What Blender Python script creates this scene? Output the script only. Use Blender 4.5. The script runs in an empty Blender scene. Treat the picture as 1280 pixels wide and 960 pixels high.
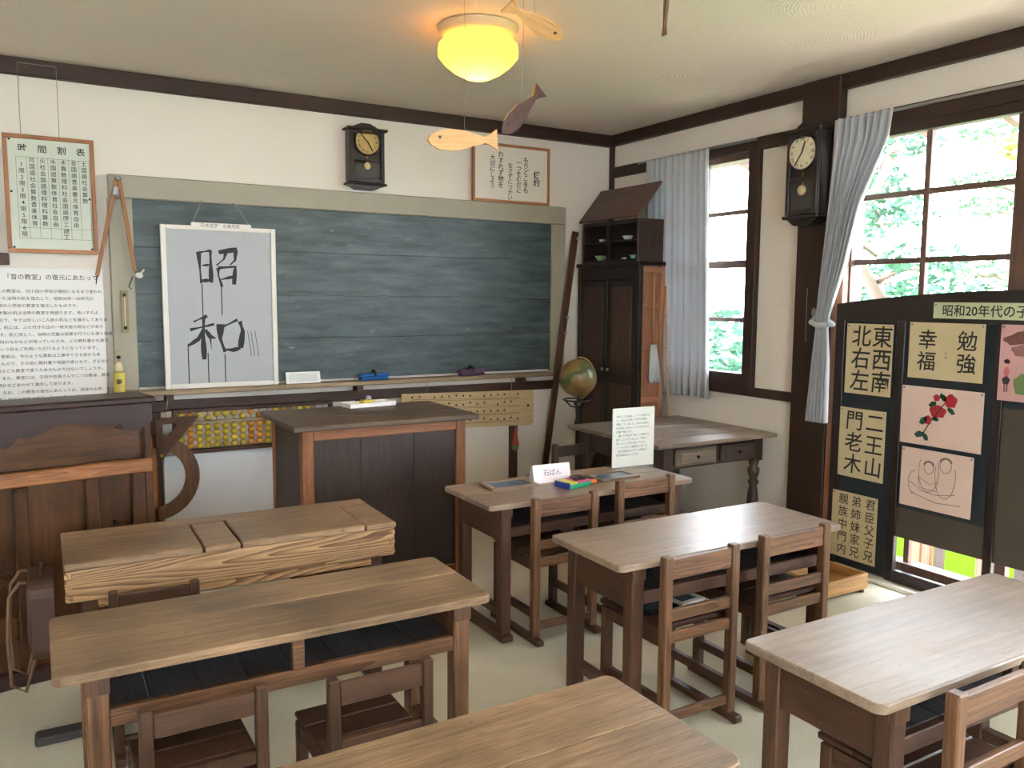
import bpy, bmesh, math, random
from mathutils import Vector, Matrix, Euler

# ---------------------------------------------------------------- camera, world, sun, exposure
scene = bpy.context.scene
COL = scene.collection
R = math.radians

def srgb(r, g, b, a=1.0):
    f = lambda c: (c / 255 / 12.92) if c / 255 <= .04045 else ((c / 255 + .055) / 1.055) ** 2.4
    return (f(r), f(g), f(b), a)

cam_data = bpy.data.cameras.new('camera')
cam_data.sensor_width = 36.0
cam_data.lens = 1040 * 36.0 / 1280
cam_data.clip_start = .05
cam = bpy.data.objects.new('camera', cam_data)
COL.objects.link(cam)
YAW, PITCH, ROLL = R(30.772), R(-5.915), R(.393)
fwd = Vector((math.sin(YAW) * math.cos(PITCH), math.cos(YAW) * math.cos(PITCH), math.sin(PITCH)))
rgt = Vector((math.cos(YAW), -math.sin(YAW), 0))
upv = rgt.cross(fwd)
r2 = math.cos(ROLL) * rgt + math.sin(ROLL) * upv
u2 = -math.sin(ROLL) * rgt + math.cos(ROLL) * upv
cam.matrix_world = Matrix(((r2.x, u2.x, -fwd.x, 0), (r2.y, u2.y, -fwd.y, 0), (r2.z, u2.z, -fwd.z, 1.55), (0, 0, 0, 1)))
scene.camera = cam

world = bpy.data.worlds.new('sky')
scene.world = world
world.use_nodes = True
bg = world.node_tree.nodes['Background']
bg.inputs['Color'].default_value = (.84, .89, 1.0, 1)
bg.inputs['Strength'].default_value = 15.0

sun_d = bpy.data.lights.new('sun', 'SUN')
sun_d.energy = 20
sun_d.angle = R(2)
sun_d.color = (1, .96, .88)
sun = bpy.data.objects.new('sun', sun_d)
COL.objects.link(sun)
sun.location = (-6, 4, 12)
sun.rotation_euler = Vector((.42, -.12, -.9)).to_track_quat('-Z', 'Y').to_euler()

scene.view_settings.view_transform = 'Standard'
scene.view_settings.look = 'None'
scene.view_settings.exposure = 1.02
scene.view_settings.gamma = 1
scene.view_settings.use_curve_mapping = False

# ---------------------------------------------------------------- materials
MATS = {}

def nodes_for(name):
    m = bpy.data.materials.new(name)
    m.use_nodes = True
    nt = m.node_tree
    return m, nt, nt.nodes['Principled BSDF'], nt.nodes.new, nt.links.new

def plain(name, col, rough=.6, metal=0.0, var=.10, scale=14.0, bump=0.0, bscale=150.0, spec=.5):
    """a painted or natural surface with a little noise in its tone"""
    if name in MATS: return MATS[name]
    m, nt, bs, N, L = nodes_for(name)
    tc = N('ShaderNodeTexCoord')
    no = N('ShaderNodeTexNoise'); no.inputs['Scale'].default_value = scale; no.inputs['Detail'].default_value = 5
    L(tc.outputs['Object'], no.inputs['Vector'])
    mx = N('ShaderNodeMix'); mx.data_type = 'RGBA'
    mx.inputs['A'].default_value = tuple(c * (1 - var) for c in col[:3]) + (1,)
    mx.inputs['B'].default_value = tuple(min(1, c * (1 + var)) for c in col[:3]) + (1,)
    L(no.outputs['Fac'], mx.inputs['Factor']); L(mx.outputs['Result'], bs.inputs['Base Color'])
    bs.inputs['Roughness'].default_value = rough
    bs.inputs['Metallic'].default_value = metal
    bs.inputs['Specular IOR Level'].default_value = spec
    if bump:
        n2 = N('ShaderNodeTexNoise'); n2.inputs['Scale'].default_value = bscale; n2.inputs['Detail'].default_value = 3
        L(tc.outputs['Object'], n2.inputs['Vector'])
        b = N('ShaderNodeBump'); b.inputs['Strength'].default_value = bump; b.inputs['Distance'].default_value = .004
        L(n2.outputs['Fac'], b.inputs['Height']); L(b.outputs['Normal'], bs.inputs['Normal'])
    MATS[name] = m
    return m

def wood(kind, axis='x'):
    key = kind + '_' + axis
    if key in MATS: return MATS[key]
    dark, light, rough, rings, wear = WOODS[kind]
    m, nt, bs, N, L = nodes_for(key)
    tc = N('ShaderNodeTexCoord'); oi = N('ShaderNodeObjectInfo')
    off = N('ShaderNodeVectorMath'); off.operation = 'SCALE'; off.inputs[0].default_value = (13.1, 7.7, 5.3)
    L(oi.outputs['Random'], off.inputs['Scale'])
    ad = N('ShaderNodeVectorMath'); ad.operation = 'ADD'
    L(tc.outputs['Object'], ad.inputs[0]); L(off.outputs['Vector'], ad.inputs[1])
    def mapped(along, across):
        mp = N('ShaderNodeMapping')
        s = [across] * 3; s['xyz'.index(axis)] = along
        mp.inputs['Scale'].default_value = s
        L(ad.outputs['Vector'], mp.inputs['Vector'])
        return mp.outputs['Vector']
    g = N('ShaderNodeTexNoise'); g.inputs['Scale'].default_value = 1; g.inputs['Detail'].default_value = 7; g.inputs['Roughness'].default_value = .65
    g.inputs['Distortion'].default_value = .6
    L(mapped(2.2, 44), g.inputs['Vector'])
    f = N('ShaderNodeTexNoise'); f.inputs['Scale'].default_value = 1; f.inputs['Detail'].default_value = 3
    L(mapped(14, 330), f.inputs['Vector'])
    fac = N('ShaderNodeMix'); fac.data_type = 'FLOAT'; fac.inputs['Factor'].default_value = .45
    L(g.outputs['Fac'], fac.inputs['A']); L(f.outputs['Fac'], fac.inputs['B'])
    val = fac.outputs['Result']
    if rings:
        cn = N('ShaderNodeTexNoise'); cn.inputs['Scale'].default_value = 1; cn.inputs['Detail'].default_value = 1.5; cn.inputs['Roughness'].default_value = .35
        L(mapped(.75, 9) if kind == 'front' else mapped(1.0, 20), cn.inputs['Vector'])
        cm = N('ShaderNodeMath'); cm.operation = 'MULTIPLY'; cm.inputs[1].default_value = rings * (13 if kind == 'front' else 7)
        L(cn.outputs['Fac'], cm.inputs[0])
        w = N('ShaderNodeMath'); w.operation = 'FRACT'; L(cm.outputs[0], w.inputs[0])
        f2 = N('ShaderNodeMix'); f2.data_type = 'FLOAT'; f2.inputs['Factor'].default_value = .40 if kind == 'front' else .20
        L(val, f2.inputs['A']); L(w.outputs[0], f2.inputs['B']); val = f2.outputs['Result']
    cr = N('ShaderNodeValToRGB')
    e = cr.color_ramp.elements
    e[0].position, e[0].color = .30, dark
    e[1].position, e[1].color = .68, light
    mid = cr.color_ramp.elements.new(.5); mid.color = tuple((a * .45 + b * .55) for a, b in zip(dark[:3], light[:3])) + (1,)
    L(val, cr.inputs['Fac'])
    col = cr.outputs['Color']
    st = N('ShaderNodeTexNoise'); st.inputs['Scale'].default_value = 3.2; st.inputs['Detail'].default_value = 6
    L(ad.outputs['Vector'], st.inputs['Vector'])
    sr = N('ShaderNodeMapRange'); sr.inputs['From Min'].default_value = .35; sr.inputs['From Max'].default_value = .7
    sr.inputs['To Min'].default_value = 1 - wear; sr.inputs['To Max'].default_value = 1.0 + wear * .35
    L(st.outputs['Fac'], sr.inputs['Value'])
    mu = N('ShaderNodeVectorMath'); mu.operation = 'SCALE'
    L(col, mu.inputs[0]); L(sr.outputs['Result'], mu.inputs['Scale'])
    if kind.startswith('top'):
        fk = N('ShaderNodeTexNoise'); fk.inputs['Scale'].default_value = 1; fk.inputs['Detail'].default_value = 3
        L(mapped(22, 55), fk.inputs['Vector'])
        fr_ = N('ShaderNodeMapRange'); fr_.inputs['From Min'].default_value = .68; fr_.inputs['From Max'].default_value = .76
        fr_.inputs['To Min'].default_value = 1.0; fr_.inputs['To Max'].default_value = .45
        L(fk.outputs['Fac'], fr_.inputs['Value'])
        mf = N('ShaderNodeVectorMath'); mf.operation = 'SCALE'
        L(mu.outputs['Vector'], mf.inputs[0]); L(fr_.outputs['Result'], mf.inputs['Scale']); mu = mf
    tone = N('ShaderNodeMapRange'); tone.inputs['To Min'].default_value = .86; tone.inputs['To Max'].default_value = 1.12
    L(oi.outputs['Random'], tone.inputs['Value'])
    m2 = N('ShaderNodeVectorMath'); m2.operation = 'SCALE'
    L(mu.outputs['Vector'], m2.inputs[0]); L(tone.outputs['Result'], m2.inputs['Scale'])
    L(m2.outputs['Vector'], bs.inputs['Base Color'])
    rr = N('ShaderNodeMapRange'); rr.inputs['To Min'].default_value = rough - .12; rr.inputs['To Max'].default_value = rough + .14
    L(st.outputs['Fac'], rr.inputs['Value']); L(rr.outputs['Result'], bs.inputs['Roughness'])
    b = N('ShaderNodeBump'); b.inputs['Strength'].default_value = .25; b.inputs['Distance'].default_value = .002
    L(fac.outputs['Result'], b.inputs['Height']); L(b.outputs['Normal'], bs.inputs['Normal'])
    MATS[key] = m
    return m

#            dark                 light               rough rings wear
WOODS = {
    'top':     (srgb(92, 70, 50),   srgb(180, 146, 110),  .42, 0, .42),   # worn desk tops
    'toplight':(srgb(118, 98, 80),  srgb(172, 149, 128),  .36, 0, .26),
    'old':     (srgb(44, 28, 20),   srgb(102, 68, 48),    .48, 0, .30),   # desk and chair frames
    'mid':     (srgb(62, 40, 28),   srgb(142, 100, 68),   .48, 1.4, .25), # worn chair backs, rails
    'front':   (srgb(108, 72, 44),   srgb(196, 156, 112),   .5, 2.0, .12),  # strong cathedral grain
    'shelf':   (srgb(52, 50, 50),   srgb(94, 92, 92),     .5, 0, .3),
    'beam':    (srgb(30, 18, 13),   srgb(66, 42, 32),     .55, 0, .25),
    'organ':   (srgb(36, 21, 11),   srgb(98, 62, 34),    .30, 0, .4),
    'organrail': (srgb(92, 54, 30), srgb(160, 106, 66),  .36, 2.0, .15),
    'organdark': (srgb(28, 15, 13), srgb(60, 34, 29),     .4, 0, .2),
    'sash':    (srgb(64, 46, 40),   srgb(118, 88, 74),    .5, 0, .2),
    'teach':   (srgb(84, 46, 24),   srgb(156, 98, 58),    .45, 0, .2),
    'teachdark': (srgb(26, 18, 15), srgb(64, 46, 38),     .38, 0, .3),
    'teachtop': (srgb(54, 44, 35),  srgb(116, 98, 78),    .5, 0, .3),
    'cabdark': (srgb(20, 16, 18),   srgb(52, 40, 38),     .36, 0, .25),
    'caborange': (srgb(138, 90, 66), srgb(204, 148, 116),  .5, 0, .2),
    'cabroof': (srgb(70, 50, 46),   srgb(118, 90, 82),    .5, 0, .15),
    'table':   (srgb(96, 84, 76),   srgb(168, 150, 134),  .32, 0, .25),
    'tabledark': (srgb(40, 30, 28), srgb(88, 68, 58),     .4, 0, .25),
    'tray':    (srgb(112, 92, 68),   srgb(184, 162, 128),  .55, 0, .25),
    'trim':    (srgb(40, 25, 18),   srgb(90, 58, 42),     .5, 0, .25),
    'frame':   (srgb(140, 84, 46),  srgb(196, 132, 82),   .45, 0, .12),
    'pine':    (srgb(196, 144, 88), srgb(236, 190, 130),  .5, 0, .08),
    'lightwood': (srgb(150, 104, 56), srgb(206, 158, 100), .5, 0, .1),
    'fishdark': (srgb(52, 28, 22),  srgb(92, 52, 42),     .5, 0, .1),
    'scale':   (srgb(178, 152, 110), srgb(214, 190, 146), .55, 0, .1),
    'ruler':   (srgb(110, 64, 28),  srgb(176, 116, 60),   .4, 0, .12),
}

def glass_mat():
    if 'window_glass' in MATS: return MATS['window_glass']
    m, nt, bs, N, L = nodes_for('window_glass')
    out = nt.nodes['Material Output']
    t = N('ShaderNodeBsdfTransparent'); t.inputs['Color'].default_value = (.96, .98, .97, 1)
    g = N('ShaderNodeBsdfGlossy'); g.inputs['Roughness'].default_value = .02
    lw = N('ShaderNodeLayerWeight'); lw.inputs['Blend'].default_value = .5
    pw = N('ShaderNodeMath'); pw.operation = 'POWER'; pw.inputs[1].default_value = 5; L(lw.outputs['Facing'], pw.inputs[0])
    fr = N('ShaderNodeMath'); fr.operation = 'MULTIPLY_ADD'; fr.inputs[1].default_value = .8; fr.inputs[2].default_value = .02; L(pw.outputs[0], fr.inputs[0])
    mx = N('ShaderNodeMixShader')
    L(fr.outputs[0], mx.inputs['Fac']); L(t.outputs['BSDF'], mx.inputs[1]); L(g.outputs['BSDF'], mx.inputs[2])
    L(mx.outputs['Shader'], out.inputs['Surface'])
    MATS['window_glass'] = m
    return m

def fabric(name, col, transl=.45):
    if name in MATS: return MATS[name]
    m, nt, bs, N, L = nodes_for(name)
    out = nt.nodes['Material Output']
    d = N('ShaderNodeBsdfDiffuse'); d.inputs['Color'].default_value = col
    t = N('ShaderNodeBsdfTranslucent'); t.inputs['Color'].default_value = col
    tc = N('ShaderNodeTexCoord')
    no = N('ShaderNodeTexNoise'); no.inputs['Scale'].default_value = 420
    L(tc.outputs['Object'], no.inputs['Vector'])
    b = N('ShaderNodeBump'); b.inputs['Strength'].default_value = .15; b.inputs['Distance'].default_value = .001
    L(no.outputs['Fac'], b.inputs['Height']); L(b.outputs['Normal'], d.inputs['Normal'])
    mx = N('ShaderNodeMixShader'); mx.inputs['Fac'].default_value = transl
    L(d.outputs['BSDF'], mx.inputs[1]); L(t.outputs['BSDF'], mx.inputs[2]); L(mx.outputs['Shader'], out.inputs['Surface'])
    MATS[name] = m
    return m

def plaster_ceiling():
    m, nt, bs, N, L = nodes_for('ceiling_plaster')
    tc = N('ShaderNodeTexCoord')
    bs.inputs['Base Color'].default_value = srgb(222, 209, 194)
    bs.inputs['Roughness'].default_value = .85
    v = N('ShaderNodeTexVoronoi'); v.inputs['Scale'].default_value = 1.6
    L(tc.outputs['Object'], v.inputs['Vector'])
    w = N('ShaderNodeMath'); w.operation = 'MULTIPLY'; w.inputs[1].default_value = 260
    L(v.outputs['Distance'], w.inputs[0])
    s = N('ShaderNodeMath'); s.operation = 'SINE'; L(w.outputs[0], s.inputs[0])
    n = N('ShaderNodeTexNoise'); n.inputs['Scale'].default_value = 90; n.inputs['Detail'].default_value = 3
    L(tc.outputs['Object'], n.inputs['Vector'])
    n2 = N('ShaderNodeTexNoise'); n2.inputs['Scale'].default_value = 1.7
    L(tc.outputs['Object'], n2.inputs['Vector'])
    mk = N('ShaderNodeMapRange'); mk.inputs['From Min'].default_value = .5; mk.inputs['From Max'].default_value = .62
    L(n2.outputs['Fac'], mk.inputs['Value'])
    a = N('ShaderNodeMath'); a.operation = 'MULTIPLY'; L(s.outputs[0], a.inputs[0]); L(mk.outputs['Result'], a.inputs[1])
    q = N('ShaderNodeMath'); q.operation = 'MULTIPLY_ADD'; q.inputs[1].default_value = .30
    L(a.outputs[0], q.inputs[0]); L(n.outputs['Fac'], q.inputs[2])
    b = N('ShaderNodeBump'); b.inputs['Strength'].default_value = .55; b.inputs['Distance'].default_value = .006
    L(q.outputs[0], b.inputs['Height']); L(b.outputs['Normal'], bs.inputs['Normal'])
    return m

def chalkboard():
    m, nt, bs, N, L = nodes_for('chalkboard_paint')
    tc = N('ShaderNodeTexCoord')
    mp = N('ShaderNodeMapping'); mp.inputs['Scale'].default_value = (1.2, 1, 7)
    L(tc.outputs['Object'], mp.inputs['Vector'])
    n = N('ShaderNodeTexNoise'); n.inputs['Scale'].default_value = 2.2; n.inputs['Detail'].default_value = 8; n.inputs['Roughness'].default_value = .7
    L(mp.outputs['Vector'], n.inputs['Vector'])
    cr = N('ShaderNodeValToRGB'); e = cr.color_ramp.elements
    e[0].position, e[0].color = .35, srgb(42, 56, 57)
    e[1].position, e[1].color = .75, srgb(94, 110, 112)
    L(n.outputs['Fac'], cr.inputs['Fac'])
    mp2 = N('ShaderNodeMapping'); mp2.inputs['Scale'].default_value = (14, 1, 60)
    L(tc.outputs['Object'], mp2.inputs['Vector'])
    n2 = N('ShaderNodeTexNoise'); n2.inputs['Scale'].default_value = 1; n2.inputs['Detail'].default_value = 2
    L(mp2.outputs['Vector'], n2.inputs['Vector'])
    mr = N('ShaderNodeMapRange'); mr.inputs['From Min'].default_value = .70; mr.inputs['From Max'].default_value = .80
    mr.inputs['To Max'].default_value = .45
    L(n2.outputs['Fac'], mr.inputs['Value'])
    mx = N('ShaderNodeMix'); mx.data_type = 'RGBA'; mx.inputs['B'].default_value = srgb(150, 165, 160)
    L(mr.outputs['Result'], mx.inputs['Factor']); L(cr.outputs['Color'], mx.inputs['A']); L(mx.outputs['Result'], bs.inputs['Base Color'])
    bs.inputs['Roughness'].default_value = .42
    MATS['chalkboard'] = m
    return m

def carpet():
    m, nt, bs, N, L = nodes_for('carpet')
    tc = N('ShaderNodeTexCoord')
    n = N('ShaderNodeTexNoise'); n.inputs['Scale'].default_value = 260; n.inputs['Detail'].default_value = 2
    n2 = N('ShaderNodeTexNoise'); n2.inputs['Scale'].default_value = 2.5; n2.inputs['Detail'].default_value = 4
    L(tc.outputs['Object'], n.inputs['Vector']); L(tc.outputs['Object'], n2.inputs['Vector'])
    ad = N('ShaderNodeMath'); ad.operation = 'MULTIPLY_ADD'; ad.inputs[1].default_value = .35
    L(n2.outputs['Fac'], ad.inputs[0]); L(n.outputs['Fac'], ad.inputs[2])
    cr = N('ShaderNodeValToRGB'); e = cr.color_ramp.elements
    e[0].position, e[0].color = .45, srgb(186, 180, 158)
    e[1].position, e[1].color = .92, srgb(228, 222, 202)
    L(ad.outputs[0], cr.inputs['Fac']); L(cr.outputs['Color'], bs.inputs['Base Color'])
    bs.inputs['Roughness'].default_value = .9
    b = N('ShaderNodeBump'); b.inputs['Strength'].default_value = .4; b.inputs['Distance'].default_value = .004
    L(n.outputs['Fac'], b.inputs['Height']); L(b.outputs['Normal'], bs.inputs['Normal'])
    return m

def shade_glass():
    m, nt, bs, N, L = nodes_for('lamp_glass')
    out = nt.nodes['Material Output']
    t = N('ShaderNodeBsdfTranslucent'); t.inputs['Color'].default_value = (1, .62, .16, 1)
    e = N('ShaderNodeEmission'); e.inputs['Color'].default_value = (1, .44, .04, 1); e.inputs['Strength'].default_value = .6
    a = N('ShaderNodeAddShader')
    L(t.outputs['BSDF'], a.inputs[0]); L(e.outputs['Emission'], a.inputs[1]); L(a.outputs['Shader'], out.inputs['Surface'])
    return m

WALL = plain('wall_plaster', srgb(230, 222, 210), .85, var=.03, scale=3, bump=.12, bscale=60)
INK = plain('ink', srgb(26, 25, 28), .6)
INKB = plain('ink_brush', srgb(34, 33, 36), .6)
GREY = plain('print_grey', srgb(90, 90, 92), .7)
WHITE = plain('white_paper', srgb(236, 234, 230), .7, var=.02)
BEIGEP = plain('aged_paper', srgb(206, 190, 152), .8, var=.07, scale=9)
PINKP = plain('pink_paper', srgb(224, 196, 184), .8, var=.05, scale=9)
METAL = plain('grey_metal', srgb(150, 152, 155), .35, .8)
BLACKM = plain('black_metal', srgb(24, 23, 25), .45, .3)
BRASS = plain('brass', srgb(176, 140, 70), .35, .8)
FRAMEPAINT = plain('board_frame_paint', srgb(162, 156, 138), .55, var=.10, scale=7)
STRING = plain('string', srgb(150, 146, 136), .8)

# ---------------------------------------------------------------- geometry helpers
class G:
    def __init__(self):
        self.bm = bmesh.new()
        self.smooth = False
    def box(self, x0, x1, y0, y1, z0, z1, bev=.003, mat=None):
        c = [min(.45 * abs(x1 - x0), bev), ]
        b = min(bev, .4 * min(abs(x1 - x0), abs(y1 - y0), abs(z1 - z0)))
        cx, cy, cz = (x0 + x1) / 2, (y0 + y1) / 2, (z0 + z1) / 2
        hx, hy, hz = abs(x1 - x0) / 2, abs(y1 - y0) / 2, abs(z1 - z0) / 2
        vs = {}
        def V(sx, sy, sz, k):
            key = (sx, sy, sz, k)
            if key not in vs:
                d = [hx - b, hy - b, hz - b]
                d[k] = [hx, hy, hz][k]
                p = Vector((cx + sx * d[0], cy + sy * d[1], cz + sz * d[2]))
                vs[key] = self.bm.verts.new(mat @ p if mat else p)
            return vs[key]
        def F(*v): self.bm.faces.new(v)
        if b <= 1e-6:
            vv = [self.bm.verts.new(mat @ Vector(p) if mat else p) for p in
                  [(x0, y0, z0), (x1, y0, z0), (x1, y1, z0), (x0, y1, z0), (x0, y0, z1), (x1, y0, z1), (x1, y1, z1), (x0, y1, z1)]]
            for f in [(3, 2, 1, 0), (4, 5, 6, 7), (0, 1, 5, 4), (1, 2, 6, 5), (2, 3, 7, 6), (3, 0, 4, 7)]:
                F(*[vv[i] for i in f])
            return self
        for s in (-1, 1):
            F(*[V(s, a, c2, 0) for a, c2 in ((-1, -1), (1, -1), (1, 1), (-1, 1))][::s])
            F(*[V(a, s, c2, 1) for a, c2 in ((-1, -1), (-1, 1), (1, 1), (1, -1))][::s])
            F(*[V(a, c2, s, 2) for a, c2 in ((-1, -1), (1, -1), (1, 1), (-1, 1))][::s])
        for s in (-1, 1):
            for t in (-1, 1):
                F(V(s, t, -1, 0), V(s, t, 1, 0), V(s, t, 1, 1), V(s, t, -1, 1))
                F(V(s, -1, t, 0), V(s, 1, t, 0), V(s, 1, t, 2), V(s, -1, t, 2))
                F(V(-1, s, t, 1), V(1, s, t, 1), V(1, s, t, 2), V(-1, s, t, 2))
                for u in (-1, 1):
                    F(V(s, t, u, 0), V(s, t, u, 1), V(s, t, u, 2))
        return self
    def bar(self, p, q, w, h, bev=.003, up=(0, 0, 1)):
        """a rectangular bar from p to q, w across, h along up"""
        p, q = Vector(p), Vector(q)
        d = q - p; ln = d.length; d.normalize()
        up = Vector(up)
        if abs(d.dot(up)) > .95: up = Vector((0, 1, 0))
        s = d.cross(up).normalized(); u = s.cross(d)
        M = Matrix(((d.x, s.x, u.x, p.x), (d.y, s.y, u.y, p.y), (d.z, s.z, u.z, p.z), (0, 0, 0, 1)))
        return self.box(0, ln, -w / 2, w / 2, -h / 2, h / 2, bev, M)
    def tube(self, pts, r, seg=8, cap=True):
        pts = [Vector(p) for p in pts]
        rs = r if isinstance(r, (list, tuple)) else [r] * len(pts)
        rings = []
        n0 = None
        for i, p in enumerate(pts):
            d = (pts[min(i + 1, len(pts) - 1)] - pts[max(i - 1, 0)]).normalized()
            if n0 is None:
                n0 = d.cross(Vector((0, 0, 1)) if abs(d.z) < .9 else Vector((1, 0, 0))).normalized()
            n0 = (n0 - d * n0.dot(d)).normalized()
            b = d.cross(n0)
            rings.append([self.bm.verts.new(p + (n0 * math.cos(2 * math.pi * k / seg) + b * math.sin(2 * math.pi * k / seg)) * rs[i]) for k in range(seg)])
        for a, b in zip(rings, rings[1:]):
            for k in range(seg):
                f = self.bm.faces.new((a[k], a[(k + 1) % seg], b[(k + 1) % seg], b[k])); f.smooth = True
        if cap:
            self.bm.faces.new(rings[0][::-1]); self.bm.faces.new(rings[-1])
        return self
    def lathe(self, prof, c=(0, 0, 0), seg=20, axis='z'):
        c = Vector(c)
        rings = []
        for r, h in prof:
            ring = []
            for k in range(seg):
                a = 2 * math.pi * k / seg
                v = (r * math.cos(a), r * math.sin(a), h)
                if axis == 'y': v = (v[0], v[2], v[1])
                if axis == 'x': v = (v[2], v[0], v[1])
                ring.append(self.bm.verts.new(c + Vector(v)))
            rings.append(ring)
        for a, b in zip(rings, rings[1:]):
            for k in range(seg):
                f = self.bm.faces.new((a[k], a[(k + 1) % seg], b[(k + 1) % seg], b[k])); f.smooth = True
        if prof[0][0] > 1e-5: self.bm.faces.new(rings[0][::-1])
        if prof[-1][0] > 1e-5: self.bm.faces.new(rings[-1])
        return self
    def prism(self, outline, plane, d0, d1):
        def P(a, b, d):
            return {'xz': (a, d, b), 'yz': (d, a, b), 'xy': (a, b, d)}[plane]
        lo = [self.bm.verts.new(P(a, b, d0)) for a, b in outline]
        hi = [self.bm.verts.new(P(a, b, d1)) for a, b in outline]
        n = len(outline)
        self.bm.faces.new(lo); self.bm.faces.new(hi[::-1])
        for k in range(n):
            self.bm.faces.new((lo[k], hi[k], hi[(k + 1) % n], lo[(k + 1) % n]))
        return self
    def slab(self, x0, x1, y0, y1, z0, z1, rad, bev=.005):
        # a board with rounded corners; rad = radii at (x1,y1), (x0,y1), (x0,y0), (x1,y0)
        rings = []
        for z, ins in ((z0, .002), (z0 + .003, 0), (z1 - bev, 0), (z1 - bev * .3, bev * .35), (z1, bev)):
            ring = []
            for (cx, cy, sx, sy, a0), r in zip(((x1, y1, -1, -1, 0), (x0, y1, 1, -1, 90), (x0, y0, 1, 1, 180), (x1, y0, -1, 1, 270)), rad):
                for k in range(5):
                    a = R(a0 + 22.5 * k)
                    rr = max(r - ins, .0005)
                    ring.append(self.bm.verts.new((cx + sx * r + rr * math.cos(a), cy + sy * r + rr * math.sin(a), z)))
            rings.append(ring)
        n = len(rings[0])
        for a, b in zip(rings, rings[1:]):
            for k in range(n): self.bm.faces.new((a[k], a[(k + 1) % n], b[(k + 1) % n], b[k]))
        self.bm.faces.new(rings[0][::-1]); self.bm.faces.new(rings[-1])
        return self
    def ell(self, c, r, seg=14, rings=8):
        prof = [(math.sin(math.pi * i / rings), -math.cos(math.pi * i / rings)) for i in range(rings + 1)]
        prof[0] = (1e-4, -1); prof[-1] = (1e-4, 1)
        n0 = len(self.bm.verts)
        self.lathe(prof, (0, 0, 0), seg)
        self.bm.verts.ensure_lookup_table()
        for v in self.bm.verts[n0:]:
            v.co = Vector((v.co.x * r[0] + c[0], v.co.y * r[1] + c[1], v.co.z * r[2] + c[2]))
        return self
    def sheet(self, grid):
        vs = [[self.bm.verts.new(p) for p in row] for row in grid]
        for a, b in zip(vs, vs[1:]):
            for k in range(len(a) - 1):
                f = self.bm.faces.new((a[k], a[k + 1], b[k + 1], b[k])); f.smooth = True
        return self
    def mesh(self, name):
        bmesh.ops.recalc_face_normals(self.bm, faces=self.bm.faces)
        me = bpy.data.meshes.new(name)
        self.bm.to_mesh(me); self.bm.free()
        return me
    def build(self, name, mat, parent=None, world=False):
        me = self.mesh(name)
        me.materials.append(mat)
        return link(name, me, parent, world)

def chain_loc(p):
    v = Vector((0, 0, 0))
    while p is not None:
        v += p.location; p = p.parent
    return v

def link(name, me, parent=None, world=False):
    o = bpy.data.objects.new(name, me)
    COL.objects.link(o)
    if parent is not None:
        o.parent = parent
        if world: o.location = -chain_loc(parent)
    return o

def tag(o, label, cat, group=None):
    o['label'] = label; o['category'] = cat
    if group: o['group'] = group
    return o

def thing(name, label, cat, loc=(0, 0, 0), rz=0.0, group=None):
    o = bpy.data.objects.new(name, None)
    o.empty_display_size = .05
    COL.objects.link(o)
    o.location = loc; o.rotation_euler = (0, 0, rz)
    return tag(o, label, cat, group)

def struct(o):
    o['kind'] = 'structure'
    return o

def strip_empty(name):
    o = bpy.data.objects.new(name, None); COL.objects.link(o); o['kind'] = 'structure'
    return o

TEXTS = []
def txt(body, size, parent, loc, face, mat=None, bold=0.0, ls=1.0, name='lettering', align='CENTER', shear=0.0, sx=1.0, tilt=0.0, world=True):
    """flat printed characters; loc = middle of the text block"""
    c = bpy.data.curves.new(name, 'FONT')
    c.body = body; c.size = size; c.align_x = align; c.align_y = 'CENTER'; c.space_line = ls
    c.offset = bold * size; c.shear = shear; c.fill_mode = 'FRONT'; c.resolution_u = 3
    o = bpy.data.objects.new(name, c); COL.objects.link(o)
    TEXTS.append((o, mat or INK))
    o.parent = parent
    base = -chain_loc(parent) if world else Vector((0, 0, 0))
    o.location = base + Vector(loc)
    o.scale = (sx, 1, 1)
    rot = {'-y': Matrix.Rotation(R(90), 3, 'X'), '-x': Matrix.Rotation(R(-90), 3, 'Z') @ Matrix.Rotation(R(90), 3, 'X'), 'z': Matrix.Identity(3)}[face]
    o.rotation_euler = (rot @ Matrix.Rotation(tilt, 3, 'Z')).to_euler()
    return o

def vert(s): return '\n'.join(s)

# ================================================================ the room
XW, YW, ZC = 4.15, 5.43, 2.83
XL, YR = -2.3, -2.6
struct(G().box(XL, XW + .15, YR, YW, -.08, 0, 0).build('floor', carpet()))
struct(G().box(XL - .15, XW + .15, YR - .15, YW + .15, ZC, ZC + .1, 0).build('ceiling', plaster_ceiling()))
struct(G().box(XL - .15, XW + .15, YW, YW + .15, -.08, ZC, 0).build('wall_back', WALL))
struct(G().box(XL - .15, XL, YR, YW, -.08, ZC, 0).build('wall_left', WALL))

def wall_with_holes(name, lo, hi, d0, d1, holes, alongx):
    g = G()
    cuts = sorted(holes)
    p = lo
    def bx(a, b, z0, z1):
        if b - a < 1e-4 or z1 - z0 < 1e-4: return
        if alongx: g.box(a, b, d0, d1, z0, z1, 0)
        else: g.box(d0, d1, a, b, z0, z1, 0)
    for a, b, z0, z1 in cuts:
        bx(p, a, -.08, ZC); bx(a, b, -.08, z0); bx(a, b, z1, ZC); p = b
    bx(p, hi, -.08, ZC)
    return struct(g.build(name, WALL))

W1 = (3.92, 4.86, .99, 2.50)
W2 = (1.22, 3.20, .05, 2.50)
W3 = (-1.6, .5, .60, 2.50)
wall_with_holes('wall_right', YR, YW, XW, XW + .15, [W1, W2, W3], False)
W4_FILL = (-1.5, .6, .95, 2.3)  # unseen rear window, added and sized for fill light from behind
wall_with_holes('wall_rear', XL, XW, YR - .15, YR, [W4_FILL], True)

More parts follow.
